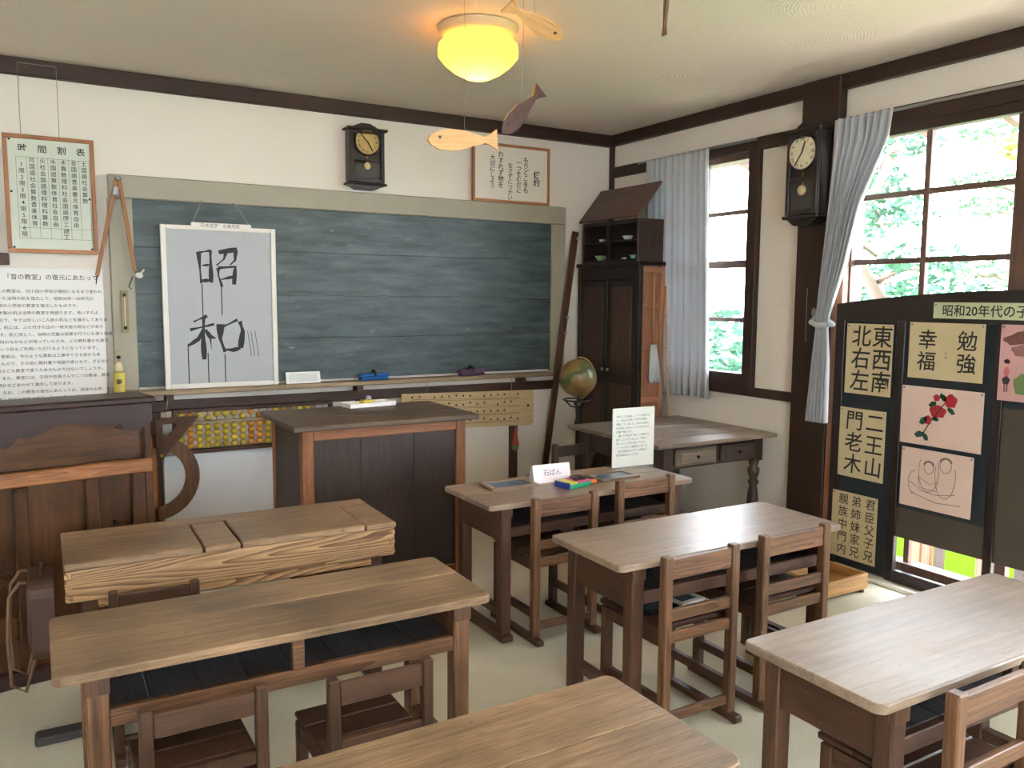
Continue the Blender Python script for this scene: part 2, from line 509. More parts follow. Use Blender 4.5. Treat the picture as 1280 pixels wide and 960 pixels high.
# dark timber: cornice beams, posts, rails
n_trim = [0]
def trim(g, kind='beam', axis='x'):
    n_trim[0] += 1
    return struct(g.build('trim_%d' % n_trim[0], wood(kind, axis)))
trim(G().box(XL, XW, YW - .05, YW, 2.74, 2.828, .004), 'beam', 'x')
trim(G().box(XW - .05, XW, YR, YW - .05, 2.745, 2.828, .004), 'beam', 'y')
trim(G().box(XL, XL + .05, YR, YW - .05, 2.74, 2.828, .004), 'beam', 'y')
trim(G().box(XW - .035, XW, YW - .04, YW - .005, 0, 2.745, .003), 'beam', 'z')             # corner post
trim(G().box(XW - .07, XW, 3.235, 3.50, 0, 2.825, .006), 'beam', 'z')                      # pillar
trim(G().box(XW - .06, XW, 3.165, 3.234, .0, 2.488, .004), 'caborange', 'z')               # pale orange timber strip beside the pillar
trim(G().box(XW - .035, XW, 3.50, YW - .04, 2.50, 2.58, .004), 'beam', 'y')               # lintel rails
trim(G().box(XW - .035, XW, YR, 3.235, 2.49, 2.585, .004), 'beam', 'y')
trim(G().box(XW - .03, XW, 3.50, YW - .04, .915, .975, .004), 'beam', 'y')                # sill rail
trim(G().box(XW - .03, XW, YR, 3.235, .0, .05, .004), 'beam', 'y')
trim(G().box(.66, 3.60, YW - .03, YW, .845, .912, .003), 'trim', 'x')                     # rail below the tray
trim(G().box(3.205, 3.27, YW - .03, YW, 0, .845, .003), 'trim', 'z')                      # wall posts under the board
trim(G().box(.66, .73, YW - .03, YW, 0, .845, .003), 'trim', 'z')
trim(G().box(1.98, 2.05, YW - .03, YW, 0, .845, .003), 'trim', 'z')
struct(G().box(XL, XW, YW - .012, YW, 0, .06, .002).build('baseboard_back', wood('trim', 'x')))
struct(G().box(3.985, 4.06, 1.2, 3.23, 0, .022, .003).build('baseboard_right', plain('white_sill', srgb(222, 218, 208), .5)))

# windows
def window(idx, hole, verts_, horis, alongx=False, d=None, thick=()):
    a, b, z0, z1 = hole
    root = strip_empty('window_%d' % idx)
    d0, d1 = d
    ax = 'x' if alongx else 'y'
    def bx(g, p0, p1, q0, q1, e=0.0):
        if alongx: g.box(p0, p1, d0 - e, d1 + e, q0, q1, .003)
        else: g.box(d0 - e, d1 + e, p0, p1, q0, q1, .003)
        return g
    g = G()
    for p0, p1, q0, q1 in ((a, a + .045, z0, z1), (b - .045, b, z0, z1), (a, b, z0, z0 + .06), (a, b, z1 - .04, z1)):
        bx(g, p0, p1, q0, q1, .03)
    g.build('window_frame', wood('sash', 'z'), root)
    for v, w in verts_:
        bx(G(), v - w / 2, v + w / 2, z0, z1).build('mullion', wood('sash', 'z'), root)
    for h, w in horis:
        bx(G(), a, b, h - w / 2, h + w / 2, -.004).build('muntin', wood('sash', ax), root)
    vs = [a] + [v for v, w in verts_] + [b]
    hs = [z0] + [h for h, w in horis] + [z1]
    dm = (d0 + d1) / 2
    for v0, v1 in zip(vs, vs[1:]):
        for h0, h1 in zip(hs, hs[1:]):
            gg = G()
            if alongx: gg.box(v0, v1, dm - .002, dm + .002, h0, h1, 0)
            else: gg.box(dm - .002, dm + .002, v0, v1, h0, h1, 0)
            gg.build('pane', glass_mat(), root)
    return root
w1 = window(1, W1, [(4.40, .06)], [(1.412, .028), (1.785, .05), (2.128, .028)], d=(XW + .02, XW + .055))
G().box(XW - .045, XW, 3.85, 3.935, .92, 2.52, .004).build('casing', wood('beam', 'z'), w1)
G().box(XW - .045, XW, 4.82, 4.90, .92, 2.52, .004).build('casing', wood('beam', 'z'), w1)
G().box(XW - .045, XW + .06, 3.935, 4.82, .92, 1.06, .004).build('window_sill', wood('beam', 'y'), w1)
w2 = window(2, W2, [(1.72, .03), (2.24, .08), (2.735, .032)], [(.32, .03), (.68, .03), (1.04, .03), (1.40, .03), (1.766, .03), (2.127, .03)], d=(XW + .02, XW + .055))
G().box(XW - .02, XW + .03, 1.22, 3.235, 2.44, 2.50, .003).build('casing', wood('beam', 'y'), w2)
w3 = window(3, W3, [(-1.1, .03), (-.55, .08), (0, .03)], [(1.04, .03), (1.40, .03), (1.766, .03), (2.127, .03)], d=(XW + .02, XW + .055))
w4_fill = window(4, W4_FILL, [(-.45, .05)], [(1.6, .04)], True, d=(YR - .10, YR - .065))  # sash of the added rear opening that lets in fill light

# curtain rails
for k, (y0, y1, lab) in enumerate(((3.86, 5.05, 'thin pale curtain rail along the lintel of the narrow window'), (.9, 3.30, 'thin pale curtain rail above the wide window by the pillar'))):
    rl = tag(G().box(XW - .055, XW - .036, y0, y1, 2.558, 2.575, .003).build('curtain_rail', METAL), lab, 'curtain rail', 'curtain rails')

# ---------------------------------------------------------------- outside
struct(G().box(4.3, 40, -20, 40, -.5, -.34, 0).build('ground', plain('pale_gravel', srgb(168, 158, 146), .9, var=.12, scale=20)))
struct(G().box(7.2, 30, -12, 30, -.345, -.31, 0).build('lawn', plain('lawn_grass', srgb(92, 112, 66), .9, var=.25, scale=3, spec=0)))
struct(G().box(5.1, 6.1, 2.2, 4.9, -.345, -.30, 0).build('lawn_strip', plain('lime_grass', srgb(58, 84, 14), .9, var=.25, scale=6, spec=0)))
eave = strip_empty('eave')
sof = G()
sof.bm.faces.new([sof.bm.verts.new(p) for p in ((4.3, -3, 2.78), (4.95, -3, 2.60), (4.95, 7, 2.60), (4.3, 7, 2.78))])
sof.bm.faces.new([sof.bm.verts.new(p) for p in ((4.3, -3, 2.82), (4.3, 7, 2.82), (4.95, 7, 2.64), (4.95, -3, 2.64))])
sof.build('soffit', wood('cabroof', 'y'), eave)
for k in range(20):
    y = -2.8 + k * .5
    G().bar((4.3, y, 2.74), (4.94, y, 2.57), .05, .07).build('rafter', wood('cabroof', 'x'), eave)
# low slatted rail outside the glazed door
fr = thing('garden_rail', 'low wooden slat rail standing outside behind the dark display board', 'railing', (5.0, 3.2, -.32))
for i, y in enumerate((2.2, 2.3, 2.42, 2.52, 2.62, 2.75, 3.02, 3.10, 3.17, 3.38, 3.44, 3.60, 3.9, 4.1, 4.35)):
    o = G().box(4.98, 5.02, y, y + .055, -.32, .5).build('slat', wood('teach' if i % 3 else 'beam', 'z'), fr, True)
G().box(4.97, 5.03, 1.6, 4.9, .42, .48).build('top_rail', wood('lightwood', 'y'), fr, True)

LEAFM = [plain('pine_needles', srgb(66, 98, 80), .7, var=.35, scale=5, spec=.05), plain('pine_needles_pale', srgb(84, 112, 86), .7, var=.3, scale=5, spec=.05), plain('leaves_yellow', srgb(120, 128, 66), .7, var=.3, scale=5, spec=.05)]
BARK = plain('bark', srgb(96, 78, 66), .9, var=.3)
def foliage(g, c, r, n, rng, size):
    for _ in range(n):
        while True:
            p = Vector((rng.uniform(-1, 1), rng.uniform(-1, 1), rng.uniform(-1, 1)))
            if p.length < 1: break
        p = Vector((p.x * r[0], p.y * r[1], p.z * r[2])) + Vector(c)
        a = Vector((rng.gauss(0, 1), rng.gauss(0, 1), rng.gauss(0, .5))).normalized() * size * rng.uniform(.6, 1.4)
        b = a.cross(Vector((rng.gauss(0, 1), rng.gauss(0, 1), rng.gauss(0, 1)))).normalized() * size * .45
        g.bm.faces.new([g.bm.verts.new(p - a), g.bm.verts.new(p + b), g.bm.verts.new(p + a), g.bm.verts.new(p - b)])
def pine(x, y, h, seed, label, kind=0, spread=1.0, base=.9):
    rng = random.Random(seed)
    t = thing('garden_tree', label, 'tree', (x, y, -.35), 0, 'garden trees outside the windows')
    pts = [(rng.uniform(-.1, .1) * i, rng.uniform(-.1, .1) * i, h * i / 5) for i in range(6)]
    G().tube(pts, [.13 - .02 * i for i in range(6)], 8).build('trunk', BARK, t)
    g, br = G(), G()
    k = int(5 + h * 1.6)
    for i in range(k):
        z = base + (h - base) * i / (k - 1)
        a = rng.uniform(0, 6.28); d = spread * (1.15 - .7 * i / k) * rng.uniform(.5, 1.1)
        c = (d * math.cos(a), d * math.sin(a), z + .1)
        br.tube([(0, 0, z - .15), (c[0] * .5, c[1] * .5, z - .02), (c[0], c[1], z)], [.04, .03, .015], 5)
        foliage(g, c, (.55 * spread, .55 * spread, .17), 170, rng, .075)
    br.build('branches', BARK, t)
    o = g.build('foliage', LEAFM[kind], t); o['kind'] = 'stuff'
pine(9.0, 6.5, 4.3, 3, 'dark pine tree with layered pads seen through the wide window')
pine(9.0, 4.3, 4.0, 14, 'yellow-green tree at the outer edge of the wide window', 2, .8)
pine(14.2, 7.6, 5.2, 5, 'tall pale pine tree beyond the wide window panes', 1, 1.2)
pine(11.6, 8.6, 4.4, 8, 'broad pine tree behind the curtain of the wide window', 0, 1.2)
rng = random.Random(4)
for i, (x, y, lab) in enumerate(((7.1, 6.9, 'round green shrub seen through the bottom pane of the narrow window'), (8.7, 9.4, 'paler shrub behind the round one outside the narrow window'))):
    t = thing('garden_shrub', lab, 'shrub', (x, y, -.35), 0, 'garden shrubs')
    g = G(); foliage(g, (0, 0, .95), (.95, 1.0, .85), 1500, rng, .09)
    o = g.build('foliage', LEAFM[1 if i else 0], t); o['kind'] = 'stuff'
    G().tube([(0, 0, 0), (0, .05, .4), (0, 0, .9)], [.06, .05, .03], 6).build('stem', BARK, t)

# ================================================================ the chalkboard wall
cb = thing('chalkboard', 'long dark green chalkboard in a pale olive painted frame on the back wall', 'chalkboard', (2.08, YW, .96))
CHM = chalkboard()
for k in range(4):
    z0 = 1.0 + k * .278
    G().box(.615, 3.555, YW - .03, YW - .004, z0 + .0008, z0 + .2772, .0012).build('board_plank', CHM, cb, True)
G().box(.49, 3.68, YW - .05, YW - .002, 2.112, 2.245, .006).build('frame_top', FRAMEPAINT, cb, True)
G().box(.485, .615, YW - .05, YW - .002, .985, 2.112, .006).build('frame_side', FRAMEPAINT, cb, True)
G().box(3.555, 3.68, YW - .05, YW - .002, .985, 2.112, .006).build('frame_side', FRAMEPAINT, cb, True)
tray = tag(G().box(.44, 3.53, 5.30, YW - .002, .955, .984, .005).build('chalk_tray', wood('tray', 'x')), 'long wooden chalk tray running below the green chalkboard', 'shelf')
for i, x in enumerate((.75, 1.95, 3.24)):
    tag(G().box(x, x + .045, 5.31, YW - .031, .915, .954, .003).build('tray_bracket', wood('trim', 'y')),
        ['dark bracket under the chalk tray above the triangle ruler', 'dark bracket under the chalk tray behind the teacher desk', 'dark bracket under the chalk tray above the red brush'][i], 'bracket', 'chalk tray brackets')

# whiteboard with brush writing
wb = thing('calligraphy_board', 'grey water-writing board with large brushed characters, hung on the chalkboard', 'writing board', (1.095, 5.36, .984))
M_WB = plain('writing_cloth', srgb(176, 178, 180), .6, var=.05, scale=5)
G().box(.775, 1.417, 5.355, 5.369, 1.0, 1.955, .001).build('writing_sheet', M_WB, wb, True)
PALE = plain('pale_frame', srgb(228, 224, 214), .4, var=.03)
for a in ((.757, .787, .985, 1.97), (1.405, 1.435, .985, 1.97)):
    G().box(a[0], a[1], 5.345, 5.372, a[2], a[3], .003).build('frame_strip', PALE, wb, True)
for a in ((.787, 1.405, .985, 1.014), (.787, 1.405, 1.944, 1.97)):
    G().box(a[0], a[1], 5.345, 5.372, a[2], a[3], .003).build('frame_strip', PALE, wb, True)
G().box(.93, 1.285, 5.343, 5.358, 1.955, 1.99, .003).build('title_strip', PALE, wb, True)
for x0, x1 in ((.94, 1.0), (1.275, 1.19)):
    G().tube([(x0, 5.352, 1.985), (x1, 5.372, 2.125)], .003, 5).build('hanging_cord', STRING, wb, True)
txt('日本習字　水書用紙', .026, wb, (1.10, 5.3425, 1.972), '-y', GREY)
def brush(strokes, x0, z0, w, h):
    g = G()
    for j, (pts, wd) in enumerate(strokes):
        P = []
        for (a0, b0), (a1, b1) in zip(pts, pts[1:]):
            for k in range(5): P.append((x0 + w * (a0 + (a1 - a0) * k / 5), z0 + h * (b0 + (b1 - b0) * k / 5)))
        P.append((x0 + w * pts[-1][0], z0 + h * pts[-1][1]))
        L_, R_ = [], []
        for i, (px, pz) in enumerate(P):
            qx, qz = P[min(i + 1, len(P) - 1)]; rx_, rz_ = P[max(i - 1, 0)]
            dx, dz = qx - rx_, qz - rz_; n = math.hypot(dx, dz) or 1
            f = i / (len(P) - 1)
            ww = wd * (.75 + .35 * math.cos(5 * f + j)) * (1 - .35 * f ** 3)
            L_.append((px - dz / n * ww, pz + dx / n * ww)); R_.append((px + dz / n * ww, pz - dx / n * ww))
        y = 5.3542 - .00012 * j
        lv = [g.bm.verts.new((a, y, b)) for a, b in L_]; rv = [g.bm.verts.new((a, y, b)) for a, b in R_]
        for i in range(len(P) - 1): g.bm.faces.new((lv[i], rv[i], rv[i + 1], lv[i + 1]))
    return g.build('brush_character', INKB, wb, True)
brush([([(.06, .88), (.10, .12)], .013), ([(.07, .86), (.34, .92)], .010), ([(.33, .92), (.33, .14)], .016), ([(.12, .55), (.31, .57)], .008), ([(.10, .18), (.34, .20)], .011),
       ([(.52, .88), (.92, .96), (.90, .70), (.78, .58)], .014), ([(.70, .92), (.64, .72), (.46, .56)], .010), ([(.50, .50), (.50, .32), (.58, .04)], .012), ([(.50, .50), (.90, .54), (.86, .10)], .016), ([(.56, .22), (.88, .30)], .010)], .955, 1.595, .255, .25)
brush([([(.34, .97), (.10, .84)], .010), ([(.04, .66), (.46, .78)], .011), ([(.28, .95), (.26, .45), (.27, -.02)], .019), ([(.26, .68), (.18, .45), (.0, .30)], .013), ([(.30, .66), (.38, .50), (.48, .46)], .013), ([(.38, .55), (.40, .20)], .005),
       ([(.57, .78), (.56, .45), (.64, .14)], .022), ([(.56, .70), (.72, .78), (.88, .88)], .012), ([(.92, .84), (.97, .62), (.92, .22)], .022), ([(.62, .20), (.78, .18), (.92, .22)], .014)], .895, 1.165, .335, .27)
def drip(x, z0, z1, w=.006): G().box(x - w / 2, x + w / 2, 5.3535, 5.3545, z1, z0, 0).build('ink_drip', INKB, wb, True)
for x, z0, z1 in ((.985, 1.62, 1.42), (1.098, 1.61, 1.43), (.893, 1.26, 1.012), (1.008, 1.2, 1.012), (1.108, 1.19, 1.012)): drip(x, z0, z1)
for x in (1.25, 1.27, 1.295):
    G().bar((x, 5.354, 1.33), (x + .02, 5.354, 1.17), .004, .001, 0, (0, 1, 0)).build('faint_stroke', GREY, wb, True)

# timetable
FR = wood('frame', 'x'); FRZ = wood('frame', 'z')
def framed(name, label, cat, x0, x1, z0, z1, y, w, paper):
    t = thing(name, label, cat, ((x0 + x1) / 2, y, z0))
    for a in ((x0, x1, z0, z0 + w), (x0, x1, z1 - w, z1)):
        G().box(a[0], a[1], y - .022, y, a[2], a[3], .003).build('frame_rail', FR, t, True)
    for a in ((x0, x0 + w, z0 + w, z1 - w), (x1 - w, x1, z0 + w, z1 - w)):
        G().box(a[0], a[1], y - .022, y, a[2], a[3], .003).build('frame_stile', FRZ, t, True)
    G().box(x0 + w * .9, x1 - w * .9, y - .010, y - .004, z0 + w * .9, z1 - w * .9, 0).build('sheet', paper, t, True)
    return t
TTP = plain('pale_green_paper', srgb(206, 212, 196), .6, var=.03)
tt = framed('class_timetable', 'wood-framed class timetable with vertical columns of characters hung top left', 'timetable', -.02, .425, 1.78, 2.42, 5.385, .022, TTP)
yt = 5.3735
txt('時　間　割　表', .045, tt, (.215, yt, 2.345), '-y', INK, .01, sx=1.05)
cols = ['1限2限3限4限5限6限', '月国語社会算数音楽体育', '火社会国語理科理科算数', '水国語算数体育社会自由', '木算数理科社会国語図工', '金国語音楽書方体育自由', '土国語社会算数']
for i, s in enumerate(cols):
    x = .065 + i * .051
    top = 2.30 if i else 2.275
    n = len(s); st = .0343
    txt(vert(s), .030, tt, (x, yt, top - n * st / 2), '-y', INK, .006, ls=st / .030)
txt('図', .031, tt, (.065 + 4 * .051, yt, 1.900), '-y', INK, .006)
txt('工', .031, tt, (.065 + 4 * .051, yt, 1.870), '-y', INK, .006)
for i in range(8):
    x = .04 + i * .051
    G().box(x - .0008, x + .0008, yt - .0006, yt, 1.86, 2.30, 0).build('ruled_line', GREY, tt, True)
for z in (1.86, 1.918, 2.30): G().box(.04, .397, yt - .0006, yt, z - .0008, z + .0008, 0).build('ruled_line', GREY, tt, True)
for x, z in ((.012, 2.11), (.393, 2.09), (.395, 1.81), (.012, 1.81), (.012, 2.39)): G().ell((x, 5.372, z), (.006, .006, .006), 8, 4).build('pin', BLACKM, tt, True)
for x in (.07, .255): G().tube([(x, 5.376, 2.41), (x, 5.376, 2.74)], .0015, 4).build('hanging_cord', STRING, tt, True)
hk = thing('picture_wire', 'thin wire loop pinned to the cornice above the timetable', 'wire', (.16, 5.375, 2.745))
G().tube([(.07, 5.376, 2.745), (.07, 5.376, 2.80), (.255, 5.376, 2.80), (.255, 5.376, 2.745)], .002, 5).build('wire', STRING, hk, True)
plq = tag(G().box(-.62, -.015, 5.39, 5.428, 1.712, 1.775, .004).build('wall_batten', wood('trim', 'x')), 'short dark wooden batten under the timetable at the photo edge', 'batten')

# information panel
ip = thing('information_panel', 'white information panel printed with many lines of text beside the chalkboard', 'panel', (-.2, 5.39, .55))
G().box(-.95, .445, 5.385, 5.415, .55, 1.700, .003).build('panel_board', WHITE, ip, True)
yi = 5.3842
txt('「昔の教室」の復元にあたって', .0335, ip, (.185, yi, 1.645), '-y', INK, .004)
lines = ['　この教室は、旧小田小学校が廃校になるまで使われ', 'ていた当時の机を復元して、昭和20年～30年代の', '時期の小学校の教室を復元したものです。', '　木製の机は当時の教室を物語ります。長いすのよ',
         'す机で、今では珍しい二人掛の机などを展示してありま', 'す。机には、ふた付き引出の一枚天板の物などがあり', 'ます。机と同じく、当時の児童は授業を行うにも使う道具', '教科のなかなどが残っていたため、どの教科書かも展示',
         'という机もご利用いただけるようになっています。', '　黒板は、今のような黒板は工事中できる前からあ', 'るもので、その他に教科書や地図や掛けたり、ざるなど', '机なども教室で使うためのものではないでしょうか。',
         '　また、教室には、子供や校長さんや二つの教卓、教室', '時計などあわせて展示してあります。', '　なお、この教室の復元にあたっては、田舎の山寺、大', '国小学校の授業の時代、その他多くの皆様のご協力']
for i, s in enumerate(lines):
    txt(s, .0215, ip, (-.105, yi, 1.567 - i * .0402), '-y', INK, .004, align='LEFT', sx=1.05)

# wall clocks
def wall_clock(label, loc, rz, w, h, depth, body, dialcol, hands, dial_r, dial_z, pend_z, pend):
    t = thing('wall_clock', label, 'clock', loc, rz, 'pendulum wall clocks')
    # local: face towards -y, back on y=0, base at z=0
    hw = w / 2
    bz, bx_ = wood(body, 'z'), wood(body, 'x')
    G().box(-hw * .84, hw * .84, -depth, 0, .075 * h, .90 * h, .004).build('case', bz, t)
    g = G(); g.box(-hw * .84, -hw * .66, -depth - .016, -depth, .10 * h, .88 * h, .003); g.box(hw * .66, hw * .84, -depth - .016, -depth, .10 * h, .88 * h, .003)
    g.box(-hw * .66, hw * .66, -depth - .016, -depth, .82 * h, .88 * h, .003); g.box(-hw * .66, hw * .66, -depth - .016, -depth, .10 * h, .15 * h, .003)
    g.box(-hw * .66, hw * .66, -depth - .014, -depth, .42 * h, .46 * h, .003)
    g.build('door_frame', bz, t)
    G().box(-hw, hw, -depth - .03, 0, .88 * h, .92 * h, .006).build('cornice', bx_, t)
    G().prism([(-hw * .7, .92 * h), (hw * .7, .92 * h), (hw * .5, .96 * h), (hw * .22, h), (-hw * .22, h), (-hw * .5, .96 * h)], 'xz', -depth * .8, -.005).build('pediment', bx_, t)
    G().box(-hw * .96, hw * .96, -depth - .024, 0, .06 * h, .095 * h, .006).build('base_moulding', bx_, t)
    G().prism([(-hw * .8, .06 * h), (-hw * .45, 0), (hw * .45, 0), (hw * .8, .06 * h)], 'xz', -depth, -.005).build('base_bracket', bx_, t)
    d = G(); d.lathe([(dial_r, 0), (dial_r, -.008), (dial_r * .94, -.010)], (0, -depth - .006, dial_z), 32, 'y')
    dial = d.build('dial', dialcol, t)
    G().lathe([(dial_r * 1.10, 0), (dial_r * 1.10, -.010), (dial_r * 1.0, -.015), (dial_r, 0)], (0, -depth - .006, dial_z), 32, 'y').build('dial_ring', bz, t)
    for i, num in enumerate(('XII', 'I', 'II', 'III', 'IV', 'V', 'VI', 'VII', 'VIII', 'IX', 'X', 'XI')):
        a = R(90 - 30 * i)
        txt(num, dial_r * .26, dial, (math.cos(a) * dial_r * .76, -depth - .0168, dial_z + math.sin(a) * dial_r * .76), '-y', INK, .01, name='numeral', tilt=a - R(90), world=False)
    for ang, ln, wd in hands:
        a = R(90 - ang)
        G().bar((-.12 * ln * math.cos(a), -depth - .020, dial_z - .12 * ln * math.sin(a)), (ln * math.cos(a), -depth - .020, dial_z + ln * math.sin(a)), wd, .002, 0, (0, 1, 0)).build('hand', BLACKM, dial)
    G().lathe([(.0005, -.012), (pend * .9, -.008), (pend, 0), (pend * .9, .004)], (0, -depth - .006, pend_z), 20, 'y').build('pendulum', plain('old_pendulum', srgb(214, 190, 150), .5) , t)
    G().box(-.003, .003, -depth - .006, -depth - .001, pend_z, dial_z - dial_r, 0).build('pendulum_rod', BRASS, t)
    G().box(-hw * .66, hw * .66, -depth - .0135, -depth - .011, .15 * h, .42 * h, 0).build('pane', glass_mat(), t)
    return t
D1 = plain('yellowed_dial', srgb(188, 160, 96), .5, var=.2, scale=22)
D2 = plain('cream_dial', srgb(222, 214, 184), .5, var=.12, scale=25)
wall_clock('dark carved pendulum clock with yellowed dial above the chalkboard', (2.05, YW - .002, 2.262), 0, .285, .43, .085, 'cabdark', D1, ((315, .085, .006), (150, .06, .007)), .082, .305, .15, .024)
wall_clock('dark pendulum clock with cream dial mounted on the pillar between windows', (XW - .072, 3.385, 1.985), R(-90), .27, .60, .10, 'cabdark', D2, ((215, .085, .006), (20, .065, .008)), .098, .415, .20, .030)

# framed calligraphy
fc = framed('framed_calligraphy', 'red-brown framed sheet of brushed vertical writing on thrift, above the chalkboard', 'framed writing', 2.865, 3.525, 2.245, 2.668, 5.40, .02, plain('cream_sheet', srgb(226, 218, 204), .6, var=.02))
yc = 5.3885
for s, x, zc, sz in (('倹約', 3.41, 2.435, .062), ('もりどこをも', 3.315, 2.455, .048), ('一つをむだに', 3.255, 2.44, .044), ('なさずにつかい', 3.18, 2.40, .042), ('わすれず物を', 3.10, 2.48, .048), ('大切にしよう', 3.03, 2.46, .044)):
    txt(vert(s), sz, fc, (x, yc, zc), '-y', INK, .014, ls=.92, shear=.08)

# blackboard compass on the frame
cp = thing('chalkboard_compass', 'wooden chalkboard compass hanging open on the top corner of the chalkboard frame', 'compass', (.54, 5.37, 2.2))
G().bar((.536, 5.352, 2.225), (.412, 5.352, 1.66), .022, .012, .002, (0, 1, 0)).build('leg', wood('ruler', 'z'), cp, True)
G().bar((.545, 5.345, 2.225), (.612, 5.345, 1.69), .022, .012, .002, (0, 1, 0)).build('leg', wood('ruler', 'z'), cp, True)
G().lathe([(.014, .02), (.014, -.012), (.006, -.018)], (.541, 5.345, 2.215), 12, 'y').build('hinge', METAL, cp, True)
G().bar((.52, 5.343, 2.12), (.53, 5.343, 2.17), .026, .016, .002, (0, 1, 0)).build('metal_sleeve', METAL, cp, True)
G().tube([(.412, 5.352, 1.66), (.405, 5.352, 1.61)], [.005, .002], 6).build('spike', BLACKM, cp, True)
g = G(); g.ell((.632, 5.335, 1.665), (.022, .014, .018), 10, 6); g.tube([(.632, 5.335, 1.665), (.66, 5.33, 1.70)], .006, 6)
g.build('chalk_clamp', PALE, cp, True)
G().tube([(.60, 5.345, 1.66), (.575, 5.345, 1.60), (.59, 5.345, 1.585)], .003, 5).build('clamp_wire', BLACKM, cp, True)
# thermometer
th = thing('thermometer', 'small old wooden thermometer on the side of the chalkboard frame', 'thermometer', (.555, 5.378, 1.34))
G().box(.532, .572, 5.368, 5.379, 1.33, 1.575, .002).build('backing', plain('old_brass_plate', srgb(150, 138, 92), .5, var=.15), th, True)
G().tube([(.552, 5.365, 1.37), (.552, 5.365, 1.55)], .003, 6).build('glass_tube', PALE, th, True)
for zz in (1.36, 1.55): G().ell((.552, 5.366, zz), (.010, .004, .012), 8, 4).build('cap', BLACKM, th, True)
# bottle-like doll on tray
kd = thing('kokeshi_doll', 'small yellow cylindrical wooden doll standing at the end of the chalk tray', 'doll', (.505, 5.345, .984))
G().lathe([(.033, 0), (.034, .01), (.032, .11), (.028, .118)], (0, 0, 0), 18).build('body', plain('doll_yellow', srgb(206, 188, 84), .45), kd)
G().lathe([(.020, .118), (.024, .13), (.025, .15), (.018, .17), (.010, .178)], (0, 0, 0), 16).build('head', plain('doll_cream', srgb(216, 200, 160), .5), kd)
G().lathe([(.0065, .178), (.0065, .24), (.003, .25)], (0, 0, 0), 10).build('top_peg', wood('pine', 'z'), kd)
G().ell((0, 0, .205), (.012, .012, .012), 10, 6).build('hair_knot', BLACKM, kd)
txt('寿', .035, kd, (-.005, -.0345, .06), '-y', INK, .02, world=False)
# card and erasers on the tray
cd = thing('blank_card', 'small white framed card propped on the chalk tray beside the calligraphy board', 'card', (1.60, 5.37, .984))
G().bar((1.485, 5.355, 1.022), (1.712, 5.355, 1.022), .008, .076, .002, (0, .25, 1)).build('card_board', WHITE, cd, True)
G().bar((1.505, 5.351, 1.022), (1.692, 5.351, 1.022), .004, .052, .001, (0, .25, 1)).build('card_inset', plain('card_inset', srgb(210, 214, 210), .6), cd, True)
def eraser(label, x, col, strap):
    t = thing('chalk_eraser', label, 'eraser', (x, 5.35, .984), R(random.Random(label).uniform(-4, 4)), 'chalk erasers on the tray')
    G().box(-.10, .10, -.028, .028, 0, .026, .008).build('felt_pad', plain('eraser_felt_' + label[:4], tuple(c * .6 for c in col[:3]) + (1,), .9), t)
    G().box(-.105, .105, -.032, .032, .026, .046, .008).build('back', plain('eraser_back_' + label[:4], col, .5), t)
    g = G(); g.tube([(0, -.034, .03), (0, -.034, .052), (0, -.015, .066), (0, .015, .066), (0, .034, .052), (0, .034, .03)], .007, 6)
    g.build('hand_strap', strap, t)
eraser('blue chalk eraser with dark strap on the chalk tray', 2.085, srgb(44, 112, 186), BLACKM)
eraser('purple-brown chalk eraser with dark strap near the end of the chalk tray', 2.84, srgb(104, 78, 104), plain('strap_brown', srgb(60, 44, 50), .7))

# abacus under the tray
sb = thing('teaching_abacus', 'large teaching abacus with yellow beads hung under the chalk tray', 'abacus', (1.27, 5.36, .58))
SW = wood('trim', 'x')
for z0, z1 in ((.58, .605), (.838, .86)):
    G().box(.80, 1.78, 5.34, 5.385, z0, z1, .003).build('frame_rail', SW, sb, True)
G().box(.80, 1.78, 5.345, 5.38, .762, .778, .002).build('reckoning_bar', wood('tray', 'x'), sb, True)
for x in (.79, 1.77): G().box(x, x + .022, 5.34, 5.385, .58, .86, .003).build('frame_side', wood('trim', 'z'), sb, True)
BEAD = plain('bead_yellow', srgb(196, 172, 50), .4, var=.15, scale=40)
BEAD2 = plain('bead_orange', srgb(206, 140, 56), .4, var=.15, scale=40)
bm0 = G().lathe([(.006, -.019), (.016, -.013), (.023, 0), (.016, .013), (.006, .019)], (0, 0, 0), 12).mesh('bead'); bm0.materials.append(BEAD)
bm1 = bm0.copy(); bm1.materials.clear(); bm1.materials.append(BEAD2)
rodm = G().tube([(0, 0, .605), (0, 0, .838)], .003, 6).mesh('rod'); rodm.materials.append(wood('lightwood', 'z'))
rng = random.Random(11)
base = chain_loc(sb)
for i in range(18):
    x = .838 + i * .0525
    o = link('rod', rodm, sb); o.location = Vector((x, 5.3625, 0)) - base
    up = rng.choice((0, 0, 1))
    zs = [.798 if up else .817]
    gap = rng.choice((4, 4, 3, 2))
    zs += [.626 + .038 * k for k in range(gap)] + [.742 - .038 * k for k in range(4 - gap)]
    for z in zs:
        o = link('bead', bm1 if i in (1, 8, 9) else bm0, sb); o.location = Vector((x, 5.3625, z)) - base
wp = tag(G().box(.735, 1.93, 5.38, 5.397, .062, .575, .003).build('white_panel', plain('white_board', srgb(238, 241, 246), .5, var=.02)), 'plain white panel leaning on the wall under the abacus', 'panel')

